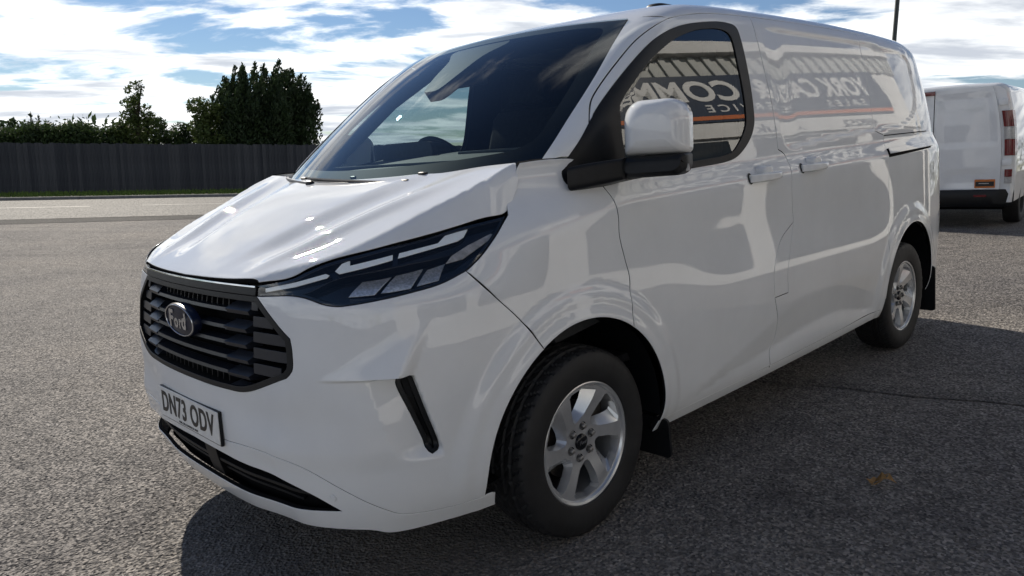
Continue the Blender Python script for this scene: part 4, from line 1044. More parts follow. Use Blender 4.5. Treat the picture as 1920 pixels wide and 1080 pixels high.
def interior(root):
    cab = empty('cabin'); cab.parent = root
    prof = [(.74, 1.20), (.80, 1.292), (.95, 1.330), (1.10, 1.352), (1.22, 1.372), (1.31, 1.385), (1.35, 1.378), (1.37, 1.34), (1.40, 1.15), (1.30, .75), (.9, .7)]
    ys = np.linspace(-.83, .83, 23)
    rings = [[(x+.05*(y/.8)**2, y, z-.02*(abs(y)/.83)**3) for x, z in prof] for y in ys]
    obj('dashboard', loft('dashboard', rings), M['dash'], cab)
    for x, y0, y1 in ((1.00, -.70, .70), (1.23, -.75, -.05)):
        z = float(np.interp(x, [q[0] for q in prof[:6]], [q[1] for q in prof[:6]]))
        obj('dash_vent', box_me('dash_vent', (.05, y1-y0, .016), .005, 2, (x+.015, (y0+y1)/2, z+.002)), M['slat'], cab)
    rings = [[(1.26+.13*a, .38+u, 1.37+v*(1-.2*a)) for u, v in rrect(0, .02, .20-.02*a, .055, .04, 5)] for a in (0, .4, 1)]
    obj('instrument_hood', loft('instrument_hood', rings), M['dash'], cab)
    # steering wheel
    V, F = [], []; n, m = 40, 10
    for k in range(n):
        a = 2*math.pi*k/n
        for j in range(m):
            b = 2*math.pi*j/m; r = .185+.016*math.cos(b); V.append((.016*math.sin(b), r*math.cos(a), r*math.sin(a)))
    F = [(k*m+j, k*m+(j+1) % m, ((k+1) % n)*m+(j+1) % m, ((k+1) % n)*m+j) for k in range(n) for j in range(m)]
    sw = obj('steering_wheel', mesh('steering_wheel', V, F), M['plastic'], cab); sw.matrix_local = Matrix.Translation((1.50, .38, 1.30)) @ Matrix.Rotation(R_(-32), 4, 'Y')
    for a in (0, 180, 270):
        obj('wheel_spoke', tube_me('wheel_spoke', [(0, 0, 0), (0, .18*math.cos(R_(a)), .18*math.sin(R_(a)))], .016, 8), M['plastic'], sw)
    # seats
    for y, w in ((.40, .25), (-.40, .42)):
        st = [(2.02, .85, .06), (2.03, 1.05, .085), (2.09, 1.35, .08), (2.13, 1.56, .06), (2.14, 1.60, .03)]
        rings = [[(x+u, y+v, z) for u, v in rrect(0, 0, d, w*(1-.12*max(0, z-1.2)), .04, 5)] for x, z, d in st]
        obj('seat_back', loft('seat_back', rings), M['seat'], cab)
        obj('seat_base', box_me('seat_base', (.52, 2*w, .16), .05, 3, (1.78, y, .86)), M['seat'], cab)
        for yy in ((y,) if w < .3 else (y-.22, y+.22)):
            obj('headrest', box_me('headrest', (.10, .27, .19), .04, 3, (2.16, yy, 1.72)), M['seat'], cab)
    obj('bulkhead', box_me('bulkhead', (.02, 1.78, 1.4), 0, 1, (2.30, 0, 1.12), taper=lambda v: setattr(v.co, 'y', v.co.y*(.86 if v.co.z > 0 else 1))), M['seat'], cab)
    obj('cabin_floor', box_me('cabin_floor', (1.5, 1.72, .03), 0, 1, (1.55, 0, .55)), M['seat'], cab)
    V = [(x, y, float(roof(np.array([x]), np.array([abs(y)]))[0])-.05) for x in np.linspace(1.66, 2.32, 5) for y in np.linspace(-.74, .74, 9)]
    obj('headlining', mesh('headlining', V, [(i*9+j, i*9+j+1, i*9+10+j, i*9+9+j) for i in range(4) for j in range(8)]), M['lining'], cab)
    for s in (1, -1):
        pts = [(1.72, -.66*s, 1.84), (1.44, -.72*s, 1.66), (1.17, -.755*s, 1.44), (1.02, -.765*s, 1.32)]
        obj('pillar_trim', tube_me('pillar_trim', pts, .035, 8), M['dash'], cab)
    rm = obj('interior_mirror', box_me('interior_mirror', (.03, .22, .06), .012, 3, (1.36, 0, 1.70)), M['plastic'], cab)
    # wipers lying at the foot of the windscreen
    for y0, y1, za in ((-.42, .30, 1.272), (.22, .78, 1.280)):
        pts = []
        for t in np.linspace(0, 1, 9):
            y = y0+(y1-y0)*t; z = za+.045*t*(1-t)*0+.030*t; pts.append((float(wind(np.array(abs(y)), np.array(z)))-.02, y, z+.006))
        w = obj('wiper', tube_me('wiper', pts, .006, 6), M['plastic'], root)
        b = tube_me('wiper_blade', [(x+.014, y, z-.004) for x, y, z in pts], .006, 6); obj('wiper_blade', b, M['plastic'], w)
        obj('wiper_pivot', lathe('wiper_pivot', [(0, -.01), (.012, -.009), (.014, 0), (.014, .02)], 16), M['plastic'], w).location = pts[0]
    # washer nozzles on the hood edge
    for y in (-.44, -.02, .40):
        x = .70+.10*y*y; z = float(hood(np.array([x]), np.array([y]))[0])
        rings = [[(x+u, y+v*k, z+h) for u, v in rrect(0, 0, .010*k, .020, .005, 3)] for h, k in ((-.01, 1.05), (.004, 1.0), (.007, .6))]
        obj('washer_nozzle', loft('washer_nozzle', rings), M['plastic'], root)
    # low black roof aerial
    x, y = 2.06, -.55; z = float(f_roofz(x, y))
    rings = [[(x+u*k, y+v*k, z+h) for u, v in rrect(0, 0, .075, .045, .04, 6)] for h, k in ((-.01, 1.1), (.010, 1.0), (.020, .85), (.024, .5))]
    obj('roof_aerial', loft('roof_aerial', rings), M['plastic'], root)
def f_roofz(x, y): return roof(np.array(x), np.array(abs(y)))
interior(van)

# ------------------------------------------------------------------ ground, road, verge, fence
def gz(X, Y):
    """height of the ground: the forecourt rises to the right, the road beyond lies level"""
    X = np.asarray(X, float); Y = np.asarray(Y, float)
    k = 1.2
    xc = -6+k*np.log1p(np.exp(np.clip((X+6)/k, -40, 40)))
    xc = 11-k*np.log1p(np.exp(np.clip((11-xc)/k, -40, 40)))
    zp = .05948*xc-.00238
    w = np.maximum(sstep(10, 17, Y)*sstep(3, -3, X), sstep(20, 34, Y))
    return zp*(1-w)-.20*w
def asphalt(name, lo, hi, scale, rough=.6, spec=.4, warm=1.0, bump=.9, facet=.5):
    def bd(nt, N, L, out):
        b = pbsdf(N, lo, rough, 0, spec)
        v = tex(N, L, scale, kind='voronoi'); v.inputs['Randomness'].default_value = 1
        st = cramp(N, L, v.outputs['Color'], [(.0, lo), (.45, tuple((a*2+c)/3 for a, c in zip(lo, hi))), (.8, hi), (1., tuple(min(1, c*1.5) for c in hi))])
        n = tex(N, L, .55, 6, .6); c2 = cramp(N, L, n.outputs[0], [(.25, (.66, .66, .69)), (.5, (.98, .97, .96)), (.75, (1.18, 1.14, 1.08))])
        n3 = tex(N, L, 9, 5, .6); c3 = cramp(N, L, n3.outputs[0], [(.3, (.82, .82, .82)), (.7, (1.12, 1.12, 1.12))])
        c = mixc(N, L, 1., mixc(N, L, 1., st, c2, 'MULTIPLY'), c3, 'MULTIPLY')
        # oil marks and scuffed wheel tracks
        n5 = tex(N, L, 1.15, 7, .55, dist=.6); c = mixc(N, L, 1., c, cramp(N, L, n5.outputs[0], [(.0, (.95, .95, .95)), (.60, (1, 1, 1)), (.70, (.68, .68, .70)), (1., (.55, .55, .57))]), 'MULTIPLY')
        n6 = tex(N, L, 1.0, 5, .55, sc=(.22, 1.6, 1), dist=.5); c = mixc(N, L, 1., c, cramp(N, L, n6.outputs[0], [(.34, (.80, .80, .81)), (.48, (1, 1, 1)), (.64, (1, 1, 1)), (.74, (1.16, 1.15, 1.13))]), 'MULTIPLY')
        L.new(c, b.inputs['Base Color'])
        v2 = tex(N, L, scale*.8, kind='voronoi'); n4 = tex(N, L, scale*.35, 4, .6)
        ad = N.new('ShaderNodeMath'); ad.operation = 'MULTIPLY_ADD'; L.new(n4.outputs[0], ad.inputs[0]); ad.inputs[1].default_value = 1.2; L.new(v2.outputs['Distance'], ad.inputs[2])
        # broken stone faces tilt every way and glitter in low sun
        fc = N.new('ShaderNodeVectorMath'); fc.operation = 'SUBTRACT'; L.new(v.outputs['Color'], fc.inputs[0]); fc.inputs[1].default_value = (.5, .5, .5)
        fs = N.new('ShaderNodeVectorMath'); fs.operation = 'SCALE'; L.new(fc.outputs[0], fs.inputs[0]); fs.inputs['Scale'].default_value = facet
        fa = N.new('ShaderNodeVectorMath'); fa.operation = 'ADD'; L.new(bumpn(N, L, ad.outputs[0], bump, .008), fa.inputs[0]); L.new(fs.outputs[0], fa.inputs[1])
        fn = N.new('ShaderNodeVectorMath'); fn.operation = 'NORMALIZE'; L.new(fa.outputs[0], fn.inputs[0]); L.new(fn.outputs[0], b.inputs['Normal'])
        L.new(b.outputs[0], out.inputs[0])
    return mat(name, bd)
M['asphalt'] = asphalt('forecourt_asphalt', (.078, .075, .073), (.285, .266, .248), 100., .8, .1, bump=1.0, facet=.8)
M['road'] = asphalt('road_asphalt', (.040, .040, .040), (.105, .102, .098), 40., .75, .2, bump=.8, facet=.7)
M['patch'] = asphalt('dark_tarmac', (.022, .022, .023), (.060, .059, .058), 60., .85, .1, facet=.4)
M['roadpaint'] = simple('worn_road_paint', (.22, .22, .21), .6, 0, .4, .5, 6)
M['kerb'] = simple('kerb_concrete', (.16, .155, .15), .85, 0, .3, .25, 8, .3)
M['grassmat'] = simple('verge_grass', (.10, .15, .030), .8, 0, .2, .45, 14)
M['soil'] = simple('verge_soil', (.045, .050, .022), .95, 0, .1, .4, 5)
def wood(name, c):
    def bd(nt, N, L, out):
        b = pbsdf(N, c, .8, 0, .25)
        n = tex(N, L, 5, 6, .65, sc=(6, 6, .6)); n2 = tex(N, L, 1.3, 2)
        oi = N.new('ShaderNodeObjectInfo')
        a = cramp(N, L, n.outputs[0], [(.25, tuple(v*.55 for v in c)), (.75, tuple(v*1.35 for v in c))])
        r = cramp(N, L, oi.outputs['Random'], [(0, (.7, .7, .72)), (1, (1.25, 1.2, 1.15))])
        L.new(mixc(N, L, 1., a, r, 'MULTIPLY'), b.inputs['Base Color'])
        L.new(bumpn(N, L, n.outputs[0], .5, .004), b.inputs['Normal']); L.new(b.outputs[0], out.inputs[0])
    return mat(name, bd)
M['plank'] = wood('weathered_fence_wood', (.055, .058, .064))
xs = np.unique(np.r_[np.linspace(-400, -30, 12), np.arange(-30, 30, .75), np.linspace(30, 300, 12)]); ys = np.unique(np.r_[np.linspace(-60, -6, 10), np.arange(-6, 40, .75), np.linspace(40, 900, 16)])
gx_, gy_ = np.meshgrid(xs, ys); V = np.c_[gx_.ravel(), gy_.ravel(), gz(gx_, gy_).ravel()]; nx = len(xs)
tag(obj('ground', mesh('ground', V, [(j*nx+i, j*nx+i+1, (j+1)*nx+i+1, (j+1)*nx+i) for j in range(len(ys)-1) for i in range(nx-1)]), M['asphalt']), kind='structure')
# direction of the road and of the fence beyond it
RD = np.array([.929, .370]); RN = np.array([-.370, .929])
def rpt(s, d): return np.array([-14., 21.5])+RD*s+RN*d
def strip(name, d0, d1, s0, s1, lift, m, ds=1.5, kind='structure', nd=4):
    S = np.arange(s0, s1+ds*.5, ds); D = np.linspace(d0, d1, nd); V = []
    for s in S:
        for d in D: p = rpt(s, d); V.append((p[0], p[1], float(gz(p[0], p[1]))+lift))
    return tag(obj(name, mesh(name, V, [(i*nd+j, (i+1)*nd+j, (i+1)*nd+j+1, i*nd+j+1) for i in range(len(S)-1) for j in range(nd-1)]), m), kind=kind)
strip('road_edge_band', -4.4, -3.0, -60, 60, .006, M['patch'])
strip('road', -3.0, 6.9, -60, 60, .012, M['road'], nd=8)
for d, a, b in ((2.0, -6.0, 1.5), (2.05, 3.0, 9.0), (2.0, -17, -9.), (2.0, 12, 20)): strip('lane_line', d, d+.11, a, b, .018, M['roadpaint'], nd=2)
# kerb and verge
S = np.arange(-60, 60.1, 3); V = []
for s in S:
    for d, h in ((6.85, .0), (6.87, .10), (6.90, .12), (7.03, .12), (7.05, .0)): p = rpt(s, d); V.append((p[0], p[1], float(gz(p[0], p[1]))+h))
tag(obj('kerb', autosmooth(mesh('kerb', V, [(i*5+j, (i+1)*5+j, (i+1)*5+j+1, i*5+j+1) for i in range(len(S)-1) for j in range(4)])), M['kerb']), kind='structure')
strip('verge', 7.04, 60, -80, 90, .10, M['soil'], 4, nd=12)
V, F = [], []
for k in range(14000):
    s = RNG.uniform(-14, 22); d = RNG.uniform(7.1, 11.0); p = rpt(s, d); z = float(gz(p[0], p[1]))+.09; a = RNG.uniform(0, 6.28); h = RNG.uniform(.05, .16); w = RNG.uniform(.012, .03); l = RNG.uniform(-.06, .06, 2)
    n = len(V); V += [(p[0]-w*math.cos(a), p[1]-w*math.sin(a), z), (p[0]+w*math.cos(a), p[1]+w*math.sin(a), z), (p[0]+l[0], p[1]+l[1], z+h)]; F.append((n, n+1, n+2))
tag(obj('verge_grass', mesh('verge_grass', V, F), M['grassmat']), 'short green grass along the foot of the wooden fence', 'grass', kind='stuff')
# close boarded fence
fence = empty('wooden_fence', 'tall dark weathered close-boarded wooden fence across the road', 'fence')
fp0 = rpt(-14, 11.4); fence.location = (fp0[0], fp0[1], 0)
PITCH = .135; ang = math.atan2(RD[1], RD[0]); plk = []
for v in range(5):
    me = box_me('plank', (.150, .018, 2.02+.012*v), .004, 1, (0, 0, 1.01), rot=Matrix.Rotation(R_(4), 3, 'Z')); me.materials.append(M['plank']); plk.append(me)
for k in range(298):
    s = -14+k*PITCH; p = rpt(s, 11.4+RNG.uniform(-.006, .006)); o = obj('plank', plk[int(RNG.integers(5))], None, fence)
    o.location = (p[0]-fp0[0], p[1]-fp0[1], float(gz(p[0], p[1]))+.09+RNG.uniform(-.03, .02)); o.rotation_euler = (RNG.uniform(-.012, .012), RNG.uniform(-.006, .006), ang)
for d, h in ((11.45, .35), (11.45, 1.0), (11.45, 1.7)):
    a, b = rpt(-14, d), rpt(26.1, d); me = box_me('rail', (40.1, .05, .08), .005, 1); o = obj('rail', me, M['plank'], fence)
    o.location = ((a[0]+b[0])/2-fp0[0], (a[1]+b[1])/2-fp0[1], -.11+h); o.rotation_euler = (0, 0, ang)
me = box_me('fence_post', (.10, .10, 2.05), .006, 1, (0, 0, 1.02)); me.materials.append(M['plank'])
for k in range(15):
    p = rpt(-14+k*2.7, 11.52); o = obj('fence_post', me, None, fence); o.location = (p[0]-fp0[0], p[1]-fp0[1], -.12); o.rotation_euler = (0, 0, ang)
# a slightly darker strip laid over the forecourt, and a fallen leaf
def van_pt(x, y, z=0.): q = VAN_M @ Vector((x, y, z)); return q
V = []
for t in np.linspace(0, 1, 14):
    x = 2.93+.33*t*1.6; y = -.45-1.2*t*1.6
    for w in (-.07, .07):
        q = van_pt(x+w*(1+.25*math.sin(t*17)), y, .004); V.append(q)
tag(obj('dark_strip', mesh('dark_strip', V, [(2*i, 2*i+1, 2*i+3, 2*i+2) for i in range(13)]), asphalt('strip_tarmac', (.060, .059, .058), (.235, .22, .206), 100., .8, .1, facet=.8)), kind='structure')
q = van_pt(1.94, -1.60, .006); V, F = [], []
out_ = [(-.055, 0), (-.04, .012), (-.028, .03), (-.012, .018), (.004, .034), (.016, .016), (.034, .022), (.05, .004), (.062, .0), (.05, -.006), (.03, -.022), (.014, -.014), (0, -.032), (-.014, -.016), (-.03, -.026), (-.04, -.010)]
Vl = [(x*.62, y*.75, .012+.35*y*y*18+.010*math.sin(x*60)) for x, y in out_]+[(x*.3, 0, .012+.008*math.sin(x*40)) for x in (-.05, 0, .05)]
c = len(out_); F = []
for i in range(c):
    j = (i+1) % c; mid = c+(0 if out_[i][0] < -.02 else 1 if out_[i][0] < .025 else 2); F.append((i, j, mid))
F += [(4, c, c+1), (4, c+1, c), (5, c+1, c+2)]
lf = obj('fallen_leaf', mesh('fallen_leaf', Vl, F, False), simple('dry_leaf', (.30, .17, .06), .7, 0, .3, .4, 60)); lf.location = q; lf.rotation_euler = (.15, -.1, R_(-28)); lf.scale = (1.5, 1.5, 1.6)
tag(lf, 'small curled brown dead leaf lying on the shaded asphalt', 'leaf')

# ------------------------------------------------------------------ second van, seen from behind, and a lamp post
def second_van():
    X, Y = 5.98, 10.75; z = float(gz(X, Y)); a = R_(50)
    roll = math.atan(.0595)
    m = Matrix.Translation((X, Y, z)) @ Matrix.Rotation(-roll, 4, 'Y') @ Matrix.Rotation(a, 4, 'Z')
    v2 = empty('parked_van', 'white van parked further back on the right, seen from behind with red rear lamp', 'van', matrix=m)
    W = interp_c([.35, .5, .8, 1.1, 1.35, 1.6, 1.8, 1.9], [.955, .968, .975, .970, .952, .915, .870, .835])
    def ring(x, k=1., zt=1.955):
        P = []
        zs = np.r_[np.linspace(.36, 1.80, 15)]
        for zz in zs: P.append((x, -float(W(zz))*k, zz))
        w = float(W(1.80))*k
        for t in np.linspace(.12, 1, 9):
            an = t*math.pi/2; P.append((x, -(w-.17)-.17*math.cos(an), 1.80+(zt-.02-1.80)*math.sin(an)))
        half = P+[(x, -.35*k, zt-.004), (x, 0, zt)]
        return half+[(q[0], -q[1], q[2]) for q in half[-2::-1]]
    rings = [ring(-.012, .955, 1.925), ring(.0, .975, 1.94), ring(.035, .993, 1.955), ring(.12, 1., 1.965), ring(1.2), ring(3.2), ring(3.7, .99, 1.90)]
    n = len(rings[0]); V = [q for r in rings for q in r]
    F = [(i*n+k, i*n+k+1, (i+1)*n+k+1, (i+1)*n+k) for i in range(len(rings)-1) for k in range(n-1)]
    F.append(tuple(range(n)))
    me = autosmooth(mesh('body', V, [f[::-1] for f in F]), 40)
    bm = bmesh.new(); bm.from_mesh(me); bmesh.ops.recalc_face_normals(bm, faces=bm.faces); bm.to_mesh(me); bm.free()
    obj('body', me, M['paint2'], v2)
    # two rear doors, proud of the body, with a pressed number recess
    def door(y0, y1, name):
        def yw(z, y): return np.sign(y)*min(abs(y), float(W(z))*.955-.13+.012)
        zs = np.linspace(.53, 1.90, 36); ysn = 17; V = []
        for zz in zs:
            a_, b_ = (yw(zz, y0) if abs(y0) > .1 else y0), (yw(zz, y1) if abs(y1) > .1 else y1)
            for t in np.linspace(0, 1, ysn):
                y = a_+(b_-a_)*t; x = -.034-.012*math.sin(math.pi*min(1, max(0, (zz-.5)/1.45)))
                # window pressing above, number panel beneath
                wy = (y-(a_+b_)/2)/(abs(b_-a_)/2)
                if 1.14 < zz < 1.80 and abs(wy) < .80: x += .007
                if .60 < zz < .79 and abs(wy) < .62: x += .012
                V.append((x, y, zz))
        F = [(i*ysn+k, i*ysn+k+1, (i+1)*ysn+k+1, (i+1)*ysn+k) for i in range(len(zs)-1) for k in range(ysn-1)]
        n0 = len(V)
        # side returns
        bd = [k for k in range(ysn)]+[i*ysn+ysn-1 for i in range(1, len(zs))]+[(len(zs)-1)*ysn+k for k in range(ysn-2, -1, -1)]+[i*ysn for i in range(len(zs)-2, 0, -1)]
        for b in bd: V.append((.0, V[b][1], V[b][2]))
        for i in range(len(bd)): j = (i+1) % len(bd); F.append((bd[i], bd[j], n0+j, n0+i))
        me = autosmooth(mesh(name, V, F), 50)
        bm = bmesh.new(); bm.from_mesh(me); bmesh.ops.recalc_face_normals(bm, faces=bm.faces); bm.to_mesh(me); bm.free()
        return obj(name, me, M['paint2'], v2)
    d1 = door(-.84, -.006, 'rear_door'); d2 = door(.006, .84, 'rear_door')
    obj('door_gap', box_me('door_gap', (.03, .03, 1.36), .0, 1, (-.004, 0, 1.215)), M['void'], v2)
    # tail lamps up both corners
    for s in (-1, 1):
        t = empty('tail_lamp'); t.parent = v2
        for z0, z1, mm in ((1.36, 1.57, 'red'), (1.20, 1.355, 'clearlamp'), (.98, 1.195, 'red')):
            r = []
            for zz in np.linspace(z0, z1, 6):
                w = float(W(zz)); r.append([(-.030, s*(w-.125), zz), (-.040, s*(w-.10), zz), (-.036, s*(w-.055), zz), (-.005, s*(w-.010), zz), (.08, s*(w+.006), zz), (.09, s*(w-.03), zz), (.03, s*(w-.10), zz)])
            obj('lamp_glass', loft('lamp_glass', r), M[mm], t)
        for z0, z1, mm in ((.70, .80, 'red'), (.615, .695, 'clearlamp')):
            r = [[(-.038, s*(float(W(zz))-.115), zz), (-.046, s*(float(W(zz))-.09), zz), (-.030, s*(float(W(zz))-.03), zz), (.01, s*(float(W(zz))-.03), zz), (.0, s*(float(W(zz))-.11), zz)] for zz in (z0, z1)]
            obj('low_lamp', loft('low_lamp', r), M[mm], t)
        for zz in (1.68, .89):
            obj('door_hinge', box_me('door_hinge', (.05, .11, .075), .006, 2, (-.018, s*(float(W(zz))*.955-.05), zz)), M['paint2'], v2)
    # bumper, high brake lamp, sticker, reflector, wheels
    B = [(-.03-dx+.16*abs(s_)**9, s_*(.965+k), zz) for zz, dx, k in ((.30, .02, -.03), (.34, .06, .0), (.47, .075, .006), (.535, .055, .0), (.54, .0, -.03)) for s_ in np.linspace(-1, 1, 33)]
    me = mesh('rear_bumper', B, [(i*33+j, i*33+j+1, (i+1)*33+j+1, (i+1)*33+j) for i in range(4) for j in range(32)]); obj('rear_bumper', autosmooth(me, 40), M['plastic'], v2)
    obj('brake_lamp', box_me('brake_lamp', (.04, .22, .055), .012, 2, (-.045, .10, 1.865)), M['red'], v2)
    st = obj('sticker', box_me('sticker', (.003, .24, .115), 0, 1, (-.0395, -.64, .615)), M['orange'], v2)
    obj('sticker_panel', box_me('sticker_panel', (.002, .215, .062), 0, 1, (-.0425, -.64, .612)), M['ink'], st)
    obj('sticker_line', box_me('sticker_line', (.002, .12, .010), 0, 1, (-.0445, -.63, .618)), M['clearlamp'], st)
    obj('reflector', box_me('reflector', (.01, .15, .028), .004, 1, (-.106, -.60, .455)), M['red'], v2)
    obj('underside', box_me('underside', (3.4, 1.7, .16), .02, 1, (1.85, 0, .33)), M['void'], v2)
    ty = lathe('tyre', [(.0, -.06), (.20, -.06), (.215, -.10), (.29, -.108), (.325, -.095), (.338, -.07), (.338, .07), (.325, .1), (.2, .1)], 56); ty.materials.append(M['rubber'])
    for x in (.98, 3.5):
        for s in (-1, 1):
            o = obj('wheel', ty, None, v2); o.location = (x, s*.86, .335)
            if s == 1: o.rotation_euler = (0, 0, math.pi)
second_van()
def lamp_post():
    Yp = 21.; X = (1611-960)/1413.*Yp*1.0; z = float(gz(X, Yp)); p = empty('lamp_post', 'slim dark lamp post rising behind the roof of the white van', 'lamp post'); p.location = (X+.55, Yp, z)
    mm = simple('dark_galvanised_steel', (.05, .055, .05), .5, .5, .5, .2)
    obj('pole', tube_me('pole', [(0, 0, 0), (0, 0, 1.2), (0, 0, 1.25), (0, 0, 8)], [.085, .085, .062, .05], 14), mm, p)
    obj('lamp_arm', tube_me('lamp_arm', [(0, 0, 8), (-.1, 0, 8.15), (-.9, 0, 8.25)], .03, 8), mm, p)
    obj('lamp_head', box_me('lamp_head', (.6, .2, .09), .03, 2, (-1.1, 0, 8.26)), mm, p)
lamp_post()

# ------------------------------------------------------------------ trees and hedge behind the fence
def leafmat(name, c):
    def bd(nt, N, L, out):
        b = pbsdf(N, c, .6, 0, .3)
        n = tex(N, L, 1.2, 4, .6); cc = cramp(N, L, n.outputs[0], [(.3, tuple(v*.6 for v in c)), (.7, tuple(v*1.4 for v in c))])
        L.new(cc, b.inputs['Base Color'])
        t = N.new('ShaderNodeBsdfTranslucent'); L.new(cc, t.inputs[0]); mx = N.new('ShaderNodeMixShader'); mx.inputs[0].default_value = .25
        L.new(b.outputs[0], mx.inputs[1]); L.new(t.outputs[0], mx.inputs[2]); L.new(mx.outputs[0], out.inputs[0])
    return mat(name, bd)
M['conifer'] = leafmat('dark_conifer_leaf', (.030, .050, .018)); M['leaf'] = leafmat('broad_leaf', (.075, .105, .028)); M['hedge'] = leafmat('hedge_leaf', (.045, .072, .022))
M['bark'] = simple('bark', (.05, .04, .03), .9, 0, .2, .3, 8, .4)
def quads(name, C, size, stretch=None):
    """leaf-sized four sided faces at the points C"""
    n = len(C); d = RNG.normal(size=(n, 3))
    if stretch is not None: d = d*.45+stretch
    d /= np.linalg.norm(d, axis=1, keepdims=True); e = np.cross(d, RNG.normal(size=(n, 3))); e /= np.linalg.norm(e, axis=1, keepdims=True)
    s = size*RNG.uniform(.6, 1.4, (n, 1)); V = np.stack([C-d*s, C+e*s*.42, C+d*s, C-e*s*.42], 1).reshape(-1, 3)
    F = np.arange(4*n).reshape(-1, 4)
    return mesh(name, V, F.tolist(), False)
def plume_tree(X, Y, label, width, height, base, nplume, per, lean=(.25, 0), grp=None, spread=.9, m='conifer'):
    z0 = float(gz(X, Y))+.1; t = empty('conifer_tree', label, 'tree', grp); t.location = (X, Y, z0)
    C, D = [], []
    for k in range(nplume):
        a = RNG.uniform(0, 6.28); r = math.sqrt(RNG.uniform(0, 1)); x0, y0 = r*math.cos(a)*width*.42, r*math.sin(a)*width*.42
        top = height*(1-.30*r**2)*RNG.uniform(.84, 1.03); bot = max(base, top*RNG.uniform(.05, .55))
        lx, ly = lean[0]*RNG.uniform(.3, 1.3), lean[1]
        n = int(per*(top-bot)/height)+40; u = RNG.uniform(0, 1, n)**.9
        cx = x0*(1+.25*u)+lx*u**2*1.0; cy = y0*(1+.25*u)+ly*u**2; cz = bot+(top-bot)*u
        rad = width*.16*(1-u)**.65+.02
        th = RNG.uniform(0, 6.28, n); rr = rad*np.sqrt(RNG.uniform(0, 1, n))
        C.append(np.c_[cx+rr*np.cos(th), cy+rr*np.sin(th), cz+RNG.normal(0, .05, n)]); D.append(np.c_[np.cos(th)*.5+lean[0]*.8, np.sin(th)*.5, np.full(n, 1.0)])
    C = np.vstack(C); D = np.vstack(D)
    obj('crown', quads('crown', C, .10, D), M[m], t)
    obj('trunk', tube_me('trunk', [(0, 0, -.1), (.05, 0, height*.4), (.1, 0, height*.8)], [.16, .11, .03], 8), M['bark'], t)
    return t
def broad_tree(X, Y, label, clumps, per, trunk, size=.10, grp=None, m='leaf', name='broadleaf_tree'):
    z0 = float(gz(X, Y))+.1; t = empty(name, label, 'tree', grp); t.location = (X, Y, z0)
    C = []
    for x, y, z, r in clumps:
        n = int(per*r*r*RNG.uniform(.8, 1.2)); p = RNG.normal(size=(n, 3)); p /= np.linalg.norm(p, axis=1, keepdims=True); p *= (r*RNG.uniform(.35, 1, (n, 1))**.6); p[:, 2] *= .75
        C.append(p+np.array([x, y, z]))
    obj('crown', quads('crown', np.vstack(C), size), M[m], t)
    tr = obj('trunk', tube_me('trunk', trunk, np.linspace(.10, .025, len(trunk)).tolist(), 8), M['bark'], t)
    for x, y, z, r in clumps[::2]:
        k = min(len(trunk)-1, max(0, int(len(trunk)*.5))); obj('limb', tube_me('limb', [trunk[k], ((x+trunk[k][0])/2, y/2, (z+trunk[k][2])/2+.1), (x, y, z)], [.04, .025, .01], 6), M['bark'], tr)
    return t
def px(x, d): return (x-960)/1413.*d
plume_tree(px(505, 41), 41, 'large dark bushy conifer with feathery windblown top behind the fence', 5.4, 6.45, .2, 120, 620, (.35, 0))
plume_tree(px(33, 42), 42, 'small pointed dark conifer at the far left above the hedge', 1.9, 3.75, .2, 16, 220, (.1, 0))
plume_tree(px(84, 44), 44, 'small twin-topped conifer rising from the hedge right of the pointed one', 1.7, 4.1, .2, 12, 200, (.15, 0))
d = 39.5
cl = [(RNG.normal(0, .55), RNG.normal(0, .4), z, RNG.uniform(.3, .5)) for z in np.linspace(1.6, 4.2, 13)]+[(.25+RNG.normal(0, .45), RNG.normal(0, .3), z, RNG.uniform(.2, .36)) for z in np.linspace(3.2, 5.2, 16)]+[(-.9, 0, 2.6, .55), (.9, 0, 2.5, .55), (-.6, 0, 2.0, .7), (.7, 0, 1.8, .7), (0, 0, 2.6, .7), (.3, 0, 3.3, .5), (-.3, 0, 3.2, .5), (0, 0, 1.6, .9)]
broad_tree(px(268, d), d, 'slender sparse windblown tree standing between the hedge and the bushes', cl, 800, [(0, 0, -.1), (.05, 0, 1.5), (.15, 0, 3), (.4, 0, 4.6), (.55, 0, 5.0)], .085)
cl = [(RNG.normal(0, .9), RNG.normal(0, .5), RNG.uniform(.6, 3.25), RNG.uniform(.45, .75)) for _ in range(30)]
broad_tree(px(335, 40.5), 40.5, 'rounded dark green bush just left of the large conifer group', cl, 1100, [(0, 0, -.1), (0, 0, 1.2), (.1, 0, 2.2)], .085, m='hedge', name='bush')
cl = [(RNG.normal(0, .55), RNG.normal(0, .4), z, RNG.uniform(.4, .7)) for z in np.linspace(.8, 4.0, 24)]+[(-.75, 0, 4.0, .3), (-1.0, 0, 3.8, .25), (-.5, 0, 4.3, .3)]
broad_tree(px(410, 39), 39, 'loose broadleaf tree with yellowish leaves against the large conifer', cl, 800, [(0, 0, -.1), (-.05, 0, 1.4), (-.15, 0, 2.8), (-.4, 0, 4.0)], .095)
# clipped hedge
hx0, hx1 = px(-60, 38), px(262, 40); C = []
for k in range(42000):
    s = RNG.uniform(0, 1); x = hx0+(hx1-hx0)*s; y = 38+2*s; top = 2.75+.12*math.sin(x*1.3)+.1*math.sin(x*3.1+1)+.25*max(0, s-.5); zz = RNG.uniform(0, 1)**.6*top
    C.append((x, y+RNG.normal(0, .45), zz-.05+(RNG.exponential(.10) if zz > top*.9 else 0)))
tag(obj('hedge', quads('hedge', np.array(C), .085), M['hedge']), 'long dark green hedge showing above the left half of the fence', 'hedge')

